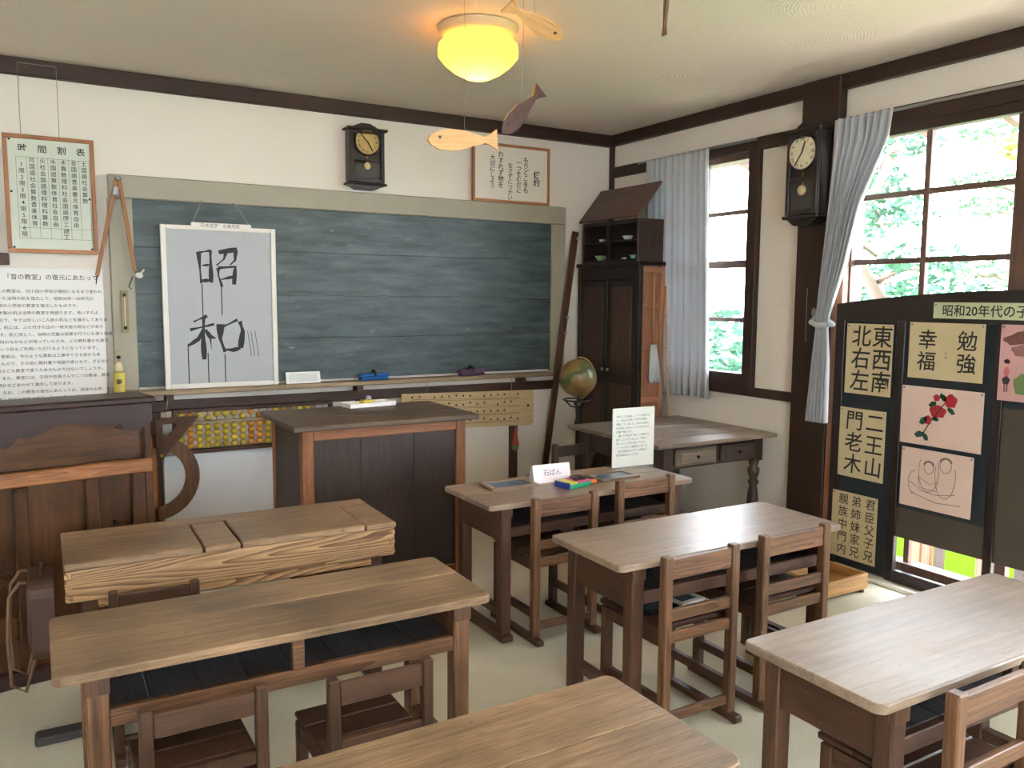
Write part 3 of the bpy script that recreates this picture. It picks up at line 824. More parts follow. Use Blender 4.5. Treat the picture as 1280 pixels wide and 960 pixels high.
# triangle and protractor
tr = thing('triangle_ruler', 'wooden chalkboard triangle ruler hanging below the tray beside the organ', 'ruler', (.80, 5.28, .55))
g = G()
o1 = [(.687, .822), (.932, .828), (.687, .540)]; i1 = [(.720, .785), (.815, .787), (.720, .675)]
lo = [[g.bm.verts.new((a, y, b)) for a, b in o] for y in (5.275, 5.287) for o in (o1, i1)]
for k in range(3):
    q = (k + 1) % 3
    g.bm.faces.new((lo[0][k], lo[0][q], lo[1][q], lo[1][k])); g.bm.faces.new((lo[2][k], lo[3][k], lo[3][q], lo[2][q]))
    g.bm.faces.new((lo[0][k], lo[2][k], lo[2][q], lo[0][q])); g.bm.faces.new((lo[1][k], lo[1][q], lo[3][q], lo[3][k]))
g.build('blade', wood('organ', 'x'), tr, True)
G().ell((.71, 5.27, .60), (.012, .008, .012), 10, 6).build('knob', BRASS, tr, True)
G().tube([(.74, 5.281, .822), (.76, 5.30, .93)], .002, 5).build('hanging_cord', STRING, tr, True)
txt('30　40　50', .016, tr, (.79, 5.2745, .812), '-y', GREY)
pt = thing('protractor_ruler', 'curved wooden chalkboard protractor hanging between organ and abacus', 'protractor', (.78, 5.30, .22))
g = G(); n = 20
pr = []
for y in (5.297, 5.309):
    for rr in (.262, .180):
        pr.append([g.bm.verts.new((.665 + rr * math.cos(R(90 - 180 * k / n)), y, .46 + rr * math.sin(R(90 - 180 * k / n)))) for k in range(n + 1)])
for k in range(n):
    g.bm.faces.new((pr[0][k], pr[0][k + 1], pr[1][k + 1], pr[1][k])); g.bm.faces.new((pr[2][k], pr[3][k], pr[3][k + 1], pr[2][k + 1]))
    g.bm.faces.new((pr[0][k], pr[2][k], pr[2][k + 1], pr[0][k + 1])); g.bm.faces.new((pr[1][k], pr[1][k + 1], pr[3][k + 1], pr[3][k]))
g.build('arc_blade', wood('mid', 'z'), pt, True)
G().box(.655, .685, 5.297, 5.309, .205, .715, .002).build('straight_edge', wood('ruler', 'z'), pt, True)
G().tube([(.67, 5.303, .715), (.665, 5.303, .93)], .002, 5).build('hanging_cord', STRING, pt, True)

# note board (long pale board of printed notes)
sc_ = thing('note_scale_board', 'long pale wooden board printed with rows of notes under the chalk tray', 'teaching board', (2.85, 5.37, .58))
G().prism([(2.30, .615), (3.37, .578), (3.395, .60), (3.395, .835), (3.38, .848), (2.30, .872)], 'xz', 5.375, 5.388).build('board', wood('scale', 'x'), sc_, True)
rng = random.Random(3)
for k in range(4):
    z = .81 - k * .058
    for d in (0, .011):
        G().bar((2.36, 5.3745, z + .018 - d), (3.27, 5.3745, z - .012 - d), .0022, .0006, 0, (0, 1, 0)).build('printed_line', wood('old', 'x'), sc_, True)
    g = G()
    for i in range(16):
        x = 2.38 + i * .058
        if rng.random() < .2: continue
        zz = z + .018 - .03 * (x - 2.36) / .91 + rng.uniform(.008, .026)
        g.lathe([(.0075, -.0006), (.0075, 0)], (x, 5.3745, zz), 8, 'y'); g.box(x + .006, x + .008, 5.3738, 5.3744, zz, zz + rng.uniform(.0, .022), 0)
    o = g.build('printed_notes', INK, sc_, True); o['kind'] = 'stuff'
G().lathe([(.010, -.0006), (.010, 0)], (3.345, 5.3745, .73), 12, 'y').build('hole', INK, sc_, True)
for x in (2.5, 3.2): G().tube([(x, 5.381, .84), (x, 5.381, .956)], .002, 5).build('hanging_cord', STRING, sc_, True)
rb = thing('hanging_brush', 'small red paddle-shaped brush with green tip hanging on the post', 'brush', (3.24, 5.39, .38))
G().prism([(3.225, .52), (3.232, .56), (3.246, .56), (3.252, .52), (3.262, .46), (3.268, .43), (3.208, .43), (3.215, .46)], 'xz', 5.375, 5.39).build('paddle', plain('red_paint', srgb(170, 72, 54), .5), rb, True)
G().prism([(3.208, .43), (3.268, .43), (3.262, .40), (3.238, .385), (3.214, .40)], 'xz', 5.376, 5.389).build('tip', plain('green_paint', srgb(104, 120, 66), .5), rb, True)
G().tube([(3.239, 5.383, .56), (3.239, 5.39, .60)], .002, 5).build('hanging_cord', STRING, rb, True)

# leaning long plank (T-square) to the right of the board
lp = thing('leaning_straightedge', 'long reddish wooden straightedge leaning on the wall beside the cabinet', 'straightedge', (3.45, 5.3, 0))
G().bar((3.405, 5.28, .005), (3.752, 5.352, 2.06), .055, .016, .003, (0, 1, 0)).build('blade', wood('organ', 'z'), lp, True)
for t_ in (.62, .68, .975):
    p = Vector((3.405, 5.28, .005)).lerp(Vector((3.752, 5.352, 2.06)), t_)
    G().ell((p.x + .02, p.y - .012, p.z), (.012, .005, .016), 8, 5).build('metal_fitting', METAL, lp, True)

# ================================================================ reed organ / sideboard at the left
og = thing('reed_organ', 'tall dark brown panelled organ with scalloped trim at the picture edge', 'organ', (.476, 3.81, 0), R(10))
D = .21; Lg = 1.35
OW, OZ, OD = wood('organ', 'x'), wood('organ', 'z'), wood('organdark', 'x')
G().box(-Lg, .015, -.02, D, 1.095, 1.125, .008).build('top_board', OD, og)
pts = [(-Lg, 1.095), (0, 1.095), (0, 1.02)]
prof = [(-.02, 1.005), (-.05, .985), (-.09, .985), (-.115, 1.0), (-.13, 1.02), (-.17, 1.01), (-.21, 1.02), (-.27, 1.03), (-.33, 1.035), (-.38, 1.025), (-.42, 1.005), (-.47, .99), (-.50, .995), (-.515, .975), (-.545, .955), (-.585, .965), (-.62, .985), (-.70, .985), (-.78, 1.0), (-.9, 1.03), (-1.1, 1.0), (-1.2, .96), (-1.3, .99), (-Lg, 1.0)]
G().prism(pts + prof, 'xz', -.012, .008).build('scalloped_apron', OD, og)
G().box(-Lg + .02, -.02, .03, .05, .86, 1.09, .002).build('upper_panel', OW, og)
G().box(-Lg, .0, -.012, .05, .80, .858, .006).build('middle_rail', wood('organrail', 'x'), og)
G().box(-.03, 0, .0, D - .005, .02, 1.094, .004).build('end_panel', OZ, og)
G().box(-Lg, -.03, D - .03, D - .005, .02, 1.094, .002).build('back_panel', OZ, og)
G().box(-Lg, -.031, .05, D - .031, .02, .05, .002).build('bottom_board', OZ, og)
edges = [(-.085, -.031), (-.265, -.215), (-.525, -.475), (-.80, -.75), (-1.1, -1.05), (-1.35, -1.30)]
for a, b in edges: G().box(a, b, .0, .045, .06, .80, .004).build('stile', OZ, og)
for (a, _), (_, b) in zip(edges, edges[1:]): G().box(b, a, .02, .035, .06, .80, .001).build('lower_panel', OZ, og)
G().box(-Lg, -.0, -.02, .05, .0, .06, .006).build('plinth', OD, og)

# ================================================================ teacher's desk
td = thing('teacher_desk', 'tall wooden teacher lectern desk with dark front panel and orange-brown frame', 'desk', (1.655, 4.0, 0))
x0, x1, y0, y1, H = 1.19, 2.105, 4.03, 4.60, .885
TZ, TX, TDK = wood('teach', 'z'), wood('teach', 'x'), wood('teachdark', 'z')
G().box(1.14, 2.172, 3.99, 4.28, H, H + .028, .005).build('top_plank', wood('teachtop', 'x'), td, True)
G().box(1.14, 2.172, 4.2815, 4.66, H, H + .028, .005).build('top_plank', wood('teachtop', 'x'), td, True)
for x in (x0, x1 - .06): G().box(x, x + .06, y0, y0 + .05, 0, H, .004).build('leg', TZ, td, True)
for x in (x0, x1 - .06): G().box(x, x + .06, y1 - .05, y1, 0, H, .004).build('leg', TZ, td, True)
G().box(x0 + .06, x1 - .06, y0, y0 + .035, H - .055, H, .003).build('top_rail', TX, td, True)
G().box(x0 + .06, x1 - .06, y0, y0 + .035, .02, .075, .003).build('bottom_rail', TX, td, True)
for a, b in ((x0 + .06, 1.50), (1.5015, 1.80), (1.8015, x1 - .06)):
    G().box(a, b, y0 + .015, y0 + .03, .075, H - .055, .001).build('front_plank', TDK, td, True)
for x in (x0 + .005, x1 - .025): G().box(x, x + .02, y0 + .05, y1 - .05, .05, H, .002).build('side_panel', TDK, td, True)
G().box(x0 + .03, x1 - .03, y0 + .05, y1 - .02, .46, .48, .002).build('inner_shelf', wood('teachdark', 'x'), td, True)
ct = thing('chalk_box', 'shallow white tray holding a yellow sponge on the teacher desk', 'tray', (1.76, 4.60, H + .028), R(8))
G().box(-.15, .15, -.06, .06, 0, .006, .002).build('tray_base', WHITE, ct)
for a in ((-.15, .15, -.06, -.054), (-.15, .15, .054, .06), (-.15, -.144, -.054, .054), (.144, .15, -.054, .054)):
    G().box(a[0], a[1], a[2], a[3], .006, .024, .001).build('tray_rim', WHITE, ct)
G().box(-.05, .03, -.03, .03, .007, .036, .008).build('sponge', plain('sponge_yellow', srgb(212, 196, 90), .9), ct)
G().tube([(.045, -.02, .014), (.12, .02, .014)], .006, 8).build('chalk_stick', plain('chalk_white', srgb(240, 238, 230), .9), ct)
G().lathe([(.018, .007), (.018, .045), (.010, .055)], (.02, .04, 0), 12).build('stamp', plain('lilac_plastic', srgb(170, 150, 180), .5), ct)

# ================================================================ pupils' desks
def desk(label, x0, x1, y0, y1, H, planks, kind='top', skid=False, rz=0, frame='old', rail='old', shelf=.50):
    cx, cy = (x0 + x1) / 2, (y0 + y1) / 2
    t = thing('school_desk', label, 'desk', (cx, cy, 0), rz, 'two-seat wooden school desks')
    hx, hy = (x1 - x0) / 2, (y1 - y0) / 2
    fx, fy, fz, rx = wood(frame, 'x'), wood(frame, 'y'), wood(frame, 'z'), wood(rail, 'x')
    T = .025
    ys = [-hy + 2 * hy * f for f in planks]
    for a, b in zip(ys, ys[1:]):
        rb = .022 if b == ys[-1] else .0055
        ra = .026 if a == ys[0] else .0055
        G().slab(-hx, hx, a + .0007, b - .0007, H - T, H, (rb, rb, ra, ra)).build('tabletop_plank', wood(kind, 'x'), t)
    lx, ly, w = hx - .07, hy - .018, .052
    for sx in (-1, 1):
        for sy in (-1, 1):
            a = sorted((sx * lx, sx * (lx - w))); b = sorted((sy * ly, sy * (ly - w)))
            G().box(a[0], a[1], b[0], b[1], .03 if skid else 0, H - T, .004).build('leg', fz, t)
        a = sorted((sx * (lx - .006), sx * (lx - .026)))
        G().box(a[0], a[1], -ly + w, ly - w, H - T - .155, H - T, .002).build('side_panel', fy, t)
        c = sx * (lx - w / 2)
        G().box(c - .018, c + .018, -ly + w, ly - w, .105, .145, .003).build('stretcher', fy, t)
        if skid: G().box(c - .03, c + .03, -hy - .0, hy, 0, .03, .004).build('skid', fy, t)
        # dark block capping the front leg
        a = sorted((sx * (lx + .003), sx * (lx - w - .003)))
        G().box(a[0], a[1], -ly - .006, -ly + .012, H - T - .045, H - T - .001, .002).build('leg_block', wood('old', 'z'), t)
    G().box(-lx + w, lx - w, ly - .022, ly - .004, H - T - .155, H - T, .002).build('back_panel', fx, t)
    G().box(-lx + w, lx - w, -ly + .004, -ly + .028, shelf - .022, shelf + .024, .003).build('shelf_rail', rx, t)
    G().box(-.017, .017, -ly + .004, -ly + .03, shelf + .024, H - T, .002).build('divider', rx, t)
    n = 8; W = (2 * (lx - .027)) / n
    for i in range(n):
        a = -lx + .027 + i * W
        G().box(a + .0015, a + W - .0015, -ly + .053, ly - .023, shelf - .01, shelf + .004, .0015).build('shelf_board', wood('shelf', 'y'), t)
    return t
desk('worn brown two-seat school desk with open dark shelf behind two small low chairs', .036, 1.226, 2.172, 2.614, .64, (0, .56, 1), 'top', rz=R(-1.0), rail='mid', frame='mid')
desk('brown school desk top at the bottom edge of the photo, nearest the viewer', -.03, 1.205, 1.105, 1.55, .64, (0, .5, 1), 'top')
desk('school desk holding two slates and a standing notice, by the teacher desk', 1.745, 2.94, 3.112, 3.575, .64, (0, .5, 1), 'toplight', True)
desk('pale-topped school desk with two tall chairs, before the narrow window', 1.733, 2.87, 2.168, 2.612, .64, (0, 1), 'toplight', rz=R(-.9))
desk('pale worn school desk with rounded corners beside the dark display board', 1.635, 2.79, 1.098, 1.525, .64, (0, 1), 'toplight', rz=R(-.8))

# lidded desk (first on the left)
ld = thing('lidded_desk', 'long lidded school desk with strongly grained front, before the organ', 'desk', (.685, 3.255, 0), R(-1.5))
hx, hy, H = .585, .215, .66
TK = wood('top', 'x')
G().box(-hx, hx, .115, hy, H - .022, H, .004).build('rear_plank', TK, ld)
for nm, a, b in (('lid', -hx, -.145), ('fixed_plank', -.14, -.015), ('lid', -.01, .455), ('fixed_plank', .46, hx)):
    g = G(); g.box(a + .001, b - .001, -hy - .012, .1135, H - .022, H if nm == 'fixed_plank' else H + .003, .004)
    g.build(nm, TK, ld)
G().box(-hx + .005, hx - .005, -hy, -hy + .022, H - .135, H - .023, .003).build('front_board', wood('front', 'x'), ld)
G().box(-hx + .005, hx - .005, hy - .025, hy - .003, H - .135, H - .023, .003).build('back_board', wood('old', 'x'), ld)
for s in (-1, 1):
    a = sorted((s * (hx - .004), s * (hx - .026)))
    G().box(a[0], a[1], -hy + .023, hy - .026, H - .135, H - .023, .003).build('side_board', wood('mid', 'y'), ld)
    for k in range(3):
        G().box(a[0] - (.0015 if s < 0 else 0), a[1] + (.0015 if s > 0 else 0), -hy - .0015, -hy + .022, H - .128 + k * .038, H - .11 + k * .038, .002).build('finger_joint', wood('front', 'y'), ld)
    c = s * (hx - .075)
    for y in (-hy + .03, hy - .07):
        G().box(c - .026, c + .026, y, y + .05, .03, H - .136, .004).build('leg', wood('old', 'z'), ld)
    G().box(c - .03, c + .03, -hy, hy, 0, .03, .004).build('skid', wood('shelf', 'y'), ld)
G().box(-hx + .10, hx - .10, -hy + .005, -hy + .022, H - .165, H - .138, .003).build('lower_rail', wood('front', 'x'), ld)
G().box(-hx + .10, hx - .10, hy - .05, hy - .025, .10, .14, .003).build('foot_rail', wood('old', 'x'), ld)
G().box(-hx - .11, -hx + .045, -.115, -.04, .0, .03, .008).build('foot_pad', wood('shelf', 'x'), ld)
G().box(-hx + .03, hx - .03, -hy + .023, hy - .026, H - .135, H - .12, .002).build('box_bottom', wood('shelf', 'x'), ld)

# ================================================================ chairs
def chair(label, xa, xb, yb, H=.665, rz=0.0, kind='old', railkind='mid', group='wooden school chairs', D=.33):
    W = xb - xa
    t = thing('school_chair', label, 'chair', ((xa + xb) / 2, yb, 0), rz, group)
    s = H / .665
    p = .036 * (.85 if s < .95 else 1)
    fz, fx, fy = wood(railkind, 'z'), wood(kind, 'x'), wood(kind, 'y')
    rx = wood(railkind, 'x')
    hw = W / 2
    for sx in (-1, 1):
        c = sx * hw
        G().box(c - p / 2, c + p / 2, -p / 2, p / 2, .028, H, .004).build('rear_leg', fz, t)
        G().box(c - p / 2, c + p / 2, D - p / 2, D + p / 2, .028, .384 * s, .004).build('front_leg', wood(kind, 'z'), t)
        G().box(c - p * .55, c + p * .55, -.055, D + .045, 0, .028, .006).build('skid', fy, t)
        G().box(c - .011, c + .011, p / 2, D - p / 2, .115 * s, .15 * s, .002).build('side_stretcher', fy, t)
        G().box(c - .011, c + .011, p / 2, D - p / 2, .335 * s, .384 * s, .002).build('side_apron', fy, t)
    G().box(-hw + p / 2, hw - p / 2, -.010, .010, H - .085 * s, H - .012, .003).build('top_rail', rx, t)
    G().box(-hw + p / 2, hw - p / 2, -.010, .010, .43 * s, .472 * s, .003).build('back_rail', rx, t)
    G().box(-hw + p / 2, hw - p / 2, -.010, .010, .35 * s, .392 * s, .003).build('rear_apron', rx, t)
    G().box(-hw + p / 2, hw - p / 2, D - .010, D + .010, .335 * s, .384 * s, .003).build('front_apron', fx, t)
    G().box(-hw + p / 2, hw - p / 2, -.010, .010, .06 * s, .095 * s, .003).build('rear_stretcher', rx, t)
    ys = [p / 2 + .004 + (D + .012) * k / 3 for k in range(4)]
    for a, b in zip(ys, ys[1:]):
        G().box(-hw - .012, hw + .012, a + .001, b - .001, .386 * s, .405 * s, .004).build('seat_board', fx, t)
    return t
chair('tall wooden chair at the slate desk, on the side of the teacher desk', 1.943, 2.26, 3.05, .665)
chair('tall wooden chair at the slate desk, in front of the standing notice', 2.43, 2.745, 3.072, .69)
chair('tall wooden chair with a slate on its seat, at the pale desk by the window', 1.893, 2.212, 2.125, .665)
chair('tall wooden chair with grained back rail, nearer the display board at the pale desk', 2.375, 2.715, 2.13, .672)
chair('pale-backed wooden chair at the desk beside the dark display board', 1.80, 2.115, 1.035, .665)
chair('small low dark chair at the open-shelf desk, on the organ side', .218, .488, 2.05, .575, 0, 'old', 'old', 'small low school chairs', .29)
chair('small low dark chair at the open-shelf desk, under its wider gap', .655, .917, 1.985, .575, 0, 'old', 'old', 'small low school chairs', .29)
chair('small low dark chair at the lidded desk', .232, .482, 2.925, .585, R(-3), 'old', 'old', 'small low school chairs', .28)
chair('small dark chair standing alone by the back wall behind the slate desk', 2.86, 3.12, 4.28, .64, R(4), 'tabledark', 'tabledark', 'small low school chairs', .28)

# slate on the chair seat
def slate(label, loc, rz, w, h, frame, face, group='writing slates'):
    t = thing('writing_slate', label, 'slate', loc, rz, group)
    f = .022
    for a in ((-w / 2, w / 2, -h / 2, -h / 2 + f), (-w / 2, w / 2, h / 2 - f, h / 2)):
        G().box(a[0], a[1], a[2], a[3], 0, .012, .002).build('frame_rail', frame, t)
    for a in ((-w / 2, -w / 2 + f, -h / 2 + f, h / 2 - f), (w / 2 - f, w / 2, -h / 2 + f, h / 2 - f)):
        G().box(a[0], a[1], a[2], a[3], 0, .012, .002).build('frame_stile', frame, t)
    G().box(-w / 2 + f, w / 2 - f, -h / 2 + f, h / 2 - f, .002, .008, 0).build('slate_face', face, t)
    return t
SL = plain('slate_blue', srgb(96, 112, 126), .25, var=.15, scale=10)
slate('wood-framed slate lying on the desk beside the teacher desk', (2.03, 3.43, .6405), R(-3), .25, .155, wood('toplight', 'x'), SL)
slate('wood-framed slate lying before the standing notice', (2.585, 3.335, .6405), R(2), .25, .15, wood('toplight', 'x'), SL)
slate('black-framed slate lying on a chair seat under the pale desk', (1.99, 2.33, .4065), R(4), .15, .17, BLACKM, SL)
slate('pale-rimmed slate lying beside a black-framed one on the chair seat', (2.14, 2.34, .4065), R(6), .13, .17, PALE, SL)

# folded card, crayon box, standing notice
fcard = thing('folded_card', 'small folded pinkish-white name card standing on the slate desk', 'card', (2.255, 3.42, .6405), R(-4))
g = G(); g.bar((-.105, -.03, .045), (.105, -.03, .045), .0015, .092, 0, (0, .28, 1)); g.build('card_front', plain('card_pinkish', srgb(236, 224, 228), .6, var=.02), fcard)
g = G(); g.bar((-.105, .005, .045), (.105, .005, .045), .0015, .092, 0, (0, -.42, 1)); g.build('card_back', plain('card_pinkish', srgb(236, 224, 228), .6, var=.02), fcard)
c_ = txt('石ばん', .034, fcard, (0, -.0345, .048), '-y', GREY, 0, world=False); c_.rotation_euler.x = R(90 - 15.6)
cb_ = thing('crayon_box', 'colourful green, yellow and blue crayon box on the slate desk', 'box', (2.30, 3.27, .6405), R(12))
G().box(-.075, .075, -.05, .05, 0, .022, .002).build('box_tray', plain('box_green', srgb(40, 150, 110), .4), cb_)
G().box(-.076, -.02, -.051, .051, .022, .03, .002).build('box_sleeve', plain('box_yellow', srgb(206, 190, 60), .4), cb_)
G().box(-.08, -.074, -.051, .051, 0, .03, .002).build('box_end', plain('box_blue', srgb(52, 70, 160), .4), cb_)
G().box(-.02, .075, -.05, .05, .022, .030, .003).build('cloth', plain('box_pink', srgb(190, 80, 120), .6), cb_)
for k in range(4): G().tube([(-.01 + k * .02, -.03, .034), (.02 + k * .02, .04, .034)], .007, 7).build('crayon', plain('crayon_%d' % k, [srgb(40, 36, 44), srgb(90, 40, 60), srgb(30, 30, 34), srgb(60, 50, 80)][k], .5), cb_)
er = tag(G().box(2.40, 2.44, 3.265, 3.29, .6405, .657, .004).build('orange_eraser', plain('orange_rubber', srgb(226, 120, 50), .5)), 'tiny orange rubber block beside the crayon box', 'eraser')
sg = thing('standing_notice', 'upright clear stand holding a white printed notice on the slate desk', 'notice', (2.845, 3.49, .6405), R(-3))
G().box(-.137, .137, -.004, .004, .004, .325, .001).build('notice_sheet', plain('notice_paper', srgb(226, 228, 220), .5, var=.02), sg)
G().box(-.137, .137, -.055, .055, 0, .004, .001).build('stand_foot', glass_mat(), sg)
body = ['昔のこども達は、ノートの代わり', 'に、石ばんを使って字や計算を', '練習していました。石ばんは黒い', '石の板に木のわくをつけたもので', '石筆で書きます。', '　書いた字は布で消して何回でも', '使うことができました。学校で', '習ったことを家に帰ってから、', 'ノートに写して勉強をしました。', '　紙が高価なものだった時代の', '学習用具のひとつです。']
for i, s in enumerate(body):
    txt(s, .0145, sg, (-.115, -.0045, .28 - i * .021), '-y', GREY, .004, align='LEFT', world=False)
# leather school bag hung on the lidded desk
bgm = plain('bag_leather', srgb(62, 38, 24), .6, var=.2, scale=12)
bag = thing('school_bag', 'brown leather school satchel hanging at the end of the lidded desk', 'bag', (.035, 3.19, .32), R(-2))
def rounded(hy_, hz_, r, n=5):
    out = []
    for cy_, cz_, a0 in ((hy_ - r, hz_ - r, 0), (-hy_ + r, hz_ - r, 90), (-hy_ + r, -hz_ + r, 180), (hy_ - r, -hz_ + r, 270)):
        out += [(cy_ + r * math.cos(R(a0 + 90 * k / n)), cz_ + r * math.sin(R(a0 + 90 * k / n))) for k in range(n + 1)]
    return out
G().prism([(a_, b_ + .15) for a_, b_ in rounded(.125, .135, .05)], 'yz', -.035, .035).build('body', bgm, bag)
G().prism([(a_, b_ + .175) for a_, b_ in rounded(.131, .115, .05)], 'yz', -.042, -.0355).build('flap', bgm, bag)
G().bar((-.045, -.07, .07), (-.045, -.07, .26), .018, .004, .001, (1, 0, 0)).build('buckle_strap', bgm, bag)
G().bar((-.045, .07, .07), (-.045, .07, .26), .018, .004, .001, (1, 0, 0)).build('buckle_strap', bgm, bag)
def strap(y): return [(-.03, y, .28), (-.065, y, .285), (-.095, y, .24), (-.105, y, .10), (-.10, y, -.06), (-.06, y, -.09), (-.03, y, .02)]
for y in (-.085, .06): G().tube(strap(y), .006, 6).build('shoulder_strap', plain('strap_leather', srgb(104, 76, 54), .6), bag)
G().tube([(0, -.04, .283), (0, -.02, .312), (0, .02, .312), (0, .04, .283)], .006, 6).build('handle', bgm, bag)

# ================================================================ right corner
# side table with turned legs
tb = thing('side_table', 'grey-brown table with turned legs and drawers under the narrow window', 'table', (3.6, 4.05, 0))
x0, x1, y0, y1, H = 3.12, 4.10, 3.60, 4.52, .712
for k in range(5):
    a = y0 + (y1 - y0) * k / 5; b = y0 + (y1 - y0) * (k + 1) / 5
    G().box(x0, x1, a + .0007, b - .0007, H - .024, H, .005).build('top_plank', wood('table', 'x'), tb, True)
TD = wood('tabledark', 'x'); TDZ = wood('tabledark', 'z'); TDY = wood('tabledark', 'y')
ax0, ax1, ay0, ay1 = x0 + .09, x1 - .07, y0 + .055, y1 - .06
for x in (ax0, ax1 - .075):
    for y in (ay0, ay1 - .075):
        G().box(x, x + .075, y, y + .075, H - .175, H - .024, .003).build('leg_block', TDZ, tb, True)
        c = (x + .0375, y + .0375, 0)
        G().lathe([(.018, 0), (.026, .03), (.03, .06), (.02, .08), (.024, .12), (.032, .2), (.036, .28), (.030, .34), (.022, .37), (.036, .395), (.022, .42), (.036, .45), (.038, .48), (.024, .50), (.034, .525), (.034, .54)], c, 18).build('turned_leg', TDZ, tb, True)
G().box(ax0 + .075, ax1 - .075, ay1 - .03, ay1 - .01, H - .165, H - .024, .002).build('apron', TD, tb, True)
for x in (ax0 + .01, ax1 - .03): G().box(x, x + .02, ay0 + .075, ay1 - .075, H - .165, H - .024, .002).build('apron', TDY, tb, True)
G().box(ax0 + .075, ax1 - .075, ay0 + .012, ay0 + .03, H - .165, H - .024, .002).build('drawer_frame', TD, tb, True)
for a, b, mt in ((3.235 + .06, 3.62, wood('table', 'x')), (3.66, 3.945, TD)):
    d = G().box(a, b, ay0 - .012, ay0 + .011, H - .148, H - .045, .006).build('drawer', mt, tb, True)
    G().box(a + .035, b - .035, ay0 - .018, ay0 - .012, H - .128, H - .066, .004).build('drawer_panel', mt, d)
    G().lathe([(.006, 0), (.010, -.012), (.007, -.018)], ((a + b) / 2, ay0 - .018, H - .097), 10, 'y').build('knob', BLACKM, d)

# tall cabinet with small cupboard on it
cab = thing('tall_cabinet', 'tall dark cabinet with plank doors in the corner, orange-brown side towards the viewer', 'cabinet', (3.96, 5.0, 0))
cx0, cx1, cy0, cy1 = 3.80, 4.035, 4.63, 5.38
CD, CDY, CO = wood('cabdark', 'z'), wood('cabdark', 'y'), wood('caborange', 'z')
CH = 1.815
G().box(cx0 + .02, cx1, cy1 - .025, cy1, .06, CH - .03, .003).build('side_panel', CD, cab, True)
G().box(cx0 + .02, cx1 - .02, cy0 + .02, cy0 + .04, .06, CH - .03, .003).build('side_panel', CO, cab, True)
for z in (.08, .45, .82, 1.20, 1.50, 1.755): G().box(cx0 + .02, cx1 - .02, cy0 + .002, cy0 + .02, z - .02, z + .02, .003).build('side_batten', wood('caborange', 'x'), cab, True)
for x in (cx0 - .0, cx1 - .035): G().box(x, x + .035, cy0 - .002, cy0 + .03, .0, CH - .03, .003).build('corner_post', CO if x > cx0 else CD, cab, True)
for y in (cy1 - .035,): G().box(cx0, cx0 + .035, y, y + .035, 0, CH - .03, .003).build('corner_post', CD, cab, True)
G().box(cx1 - .018, cx1, cy0 + .03, cy1 - .03, .06, CH - .03, .002).build('back_panel', CD, cab, True)
G().box(cx0 - .015, cx1, cy0 - .01, cy1 + .01, CH - .03, CH, .005).build('top_board', CDY, cab, True)
G().box(cx0, cx0 + .03, cy0 + .03, cy1 - .035, CH - .13, CH - .03, .003).build('frieze', CDY, cab, True)
G().box(cx0 + .02, cx1 - .02, cy0 + .04, cy1 - .03, .06, .085, .002).build('bottom_board', CDY, cab, True)
ym = (cy0 + cy1) / 2
for a, b, sgn in ((cy0 + .033, ym - .002, 1), (ym + .002, cy1 - .037, -1)):
    d = G().box(cx0 + .004, cx0 + .024, a, b, .10, CH - .132, .003).build('door', CD, cab, True)
    for z0, z1 in ((.14, .92), (1.0, CH - .18)):
        G().box(cx0 - .001, cx0 + .005, a + .05, b - .05, z0, z1, .003).build('door_panel', wood('tabledark', 'z'), d)
    yk = b - .03 if sgn > 0 else a + .03
    G().ell((cx0 - .012, yk, 1.02), (.012, .012, .014), 10, 6).build('knob', METAL, d)
up = thing('small_cupboard', 'small dark open cupboard with slanted raised lid on top of the tall cabinet', 'cupboard', (3.96, 5.0, CH))
uy0, uy1, uz0, uz1, ux0, ux1 = 4.655, 5.33, CH + .001, 2.118, 3.80, 4.035
G().box(ux0, ux1, uy0, uy0 + .022, uz0, uz1, .003).build('side_panel', wood('tabledark', 'z'), up, True)
G().box(ux0, ux1, uy1 - .022, uy1, uz0, uz1, .003).build('side_panel', CD, up, True)
G().box(ux1 - .015, ux1, uy0 + .022, uy1 - .022, uz0, uz1, .002).build('back_panel', CD, up, True)
G().box(ux0, ux1 - .015, uy0 + .022, uy1 - .022, uz0, uz0 + .018, .002).build('bottom_board', CDY, up, True)
G().box(ux0, ux1 - .015, uy0 + .022, uy1 - .022, uz0 + .145, uz0 + .158, .002).build('shelf', CDY, up, True)
G().box(ux0, ux0 + .02, ym - .02, ym + .02, uz0 + .018, uz1 - .03, .002).build('centre_post', CD, up, True)
G().box(ux0, ux0 + .02, uy0 + .022, uy1 - .022, uz1 - .03, uz1, .003).build('front_rail', CDY, up, True)
lid = G()
lid.bar((ux0 - .02, (uy0 + uy1) / 2, uz1 + .008), (ux0 + .19, (uy0 + uy1) / 2, uz1 + .262), uy1 - uy0 + .04, .016, .003)
lid.build('slanted_lid', wood('cabroof', 'y'), up, True)
CUP = plain('cup_white', srgb(196, 206, 206), .3); TEAL = plain('cup_teal', srgb(110, 170, 172), .3); GRN = plain('cup_green', srgb(112, 150, 110), .4)
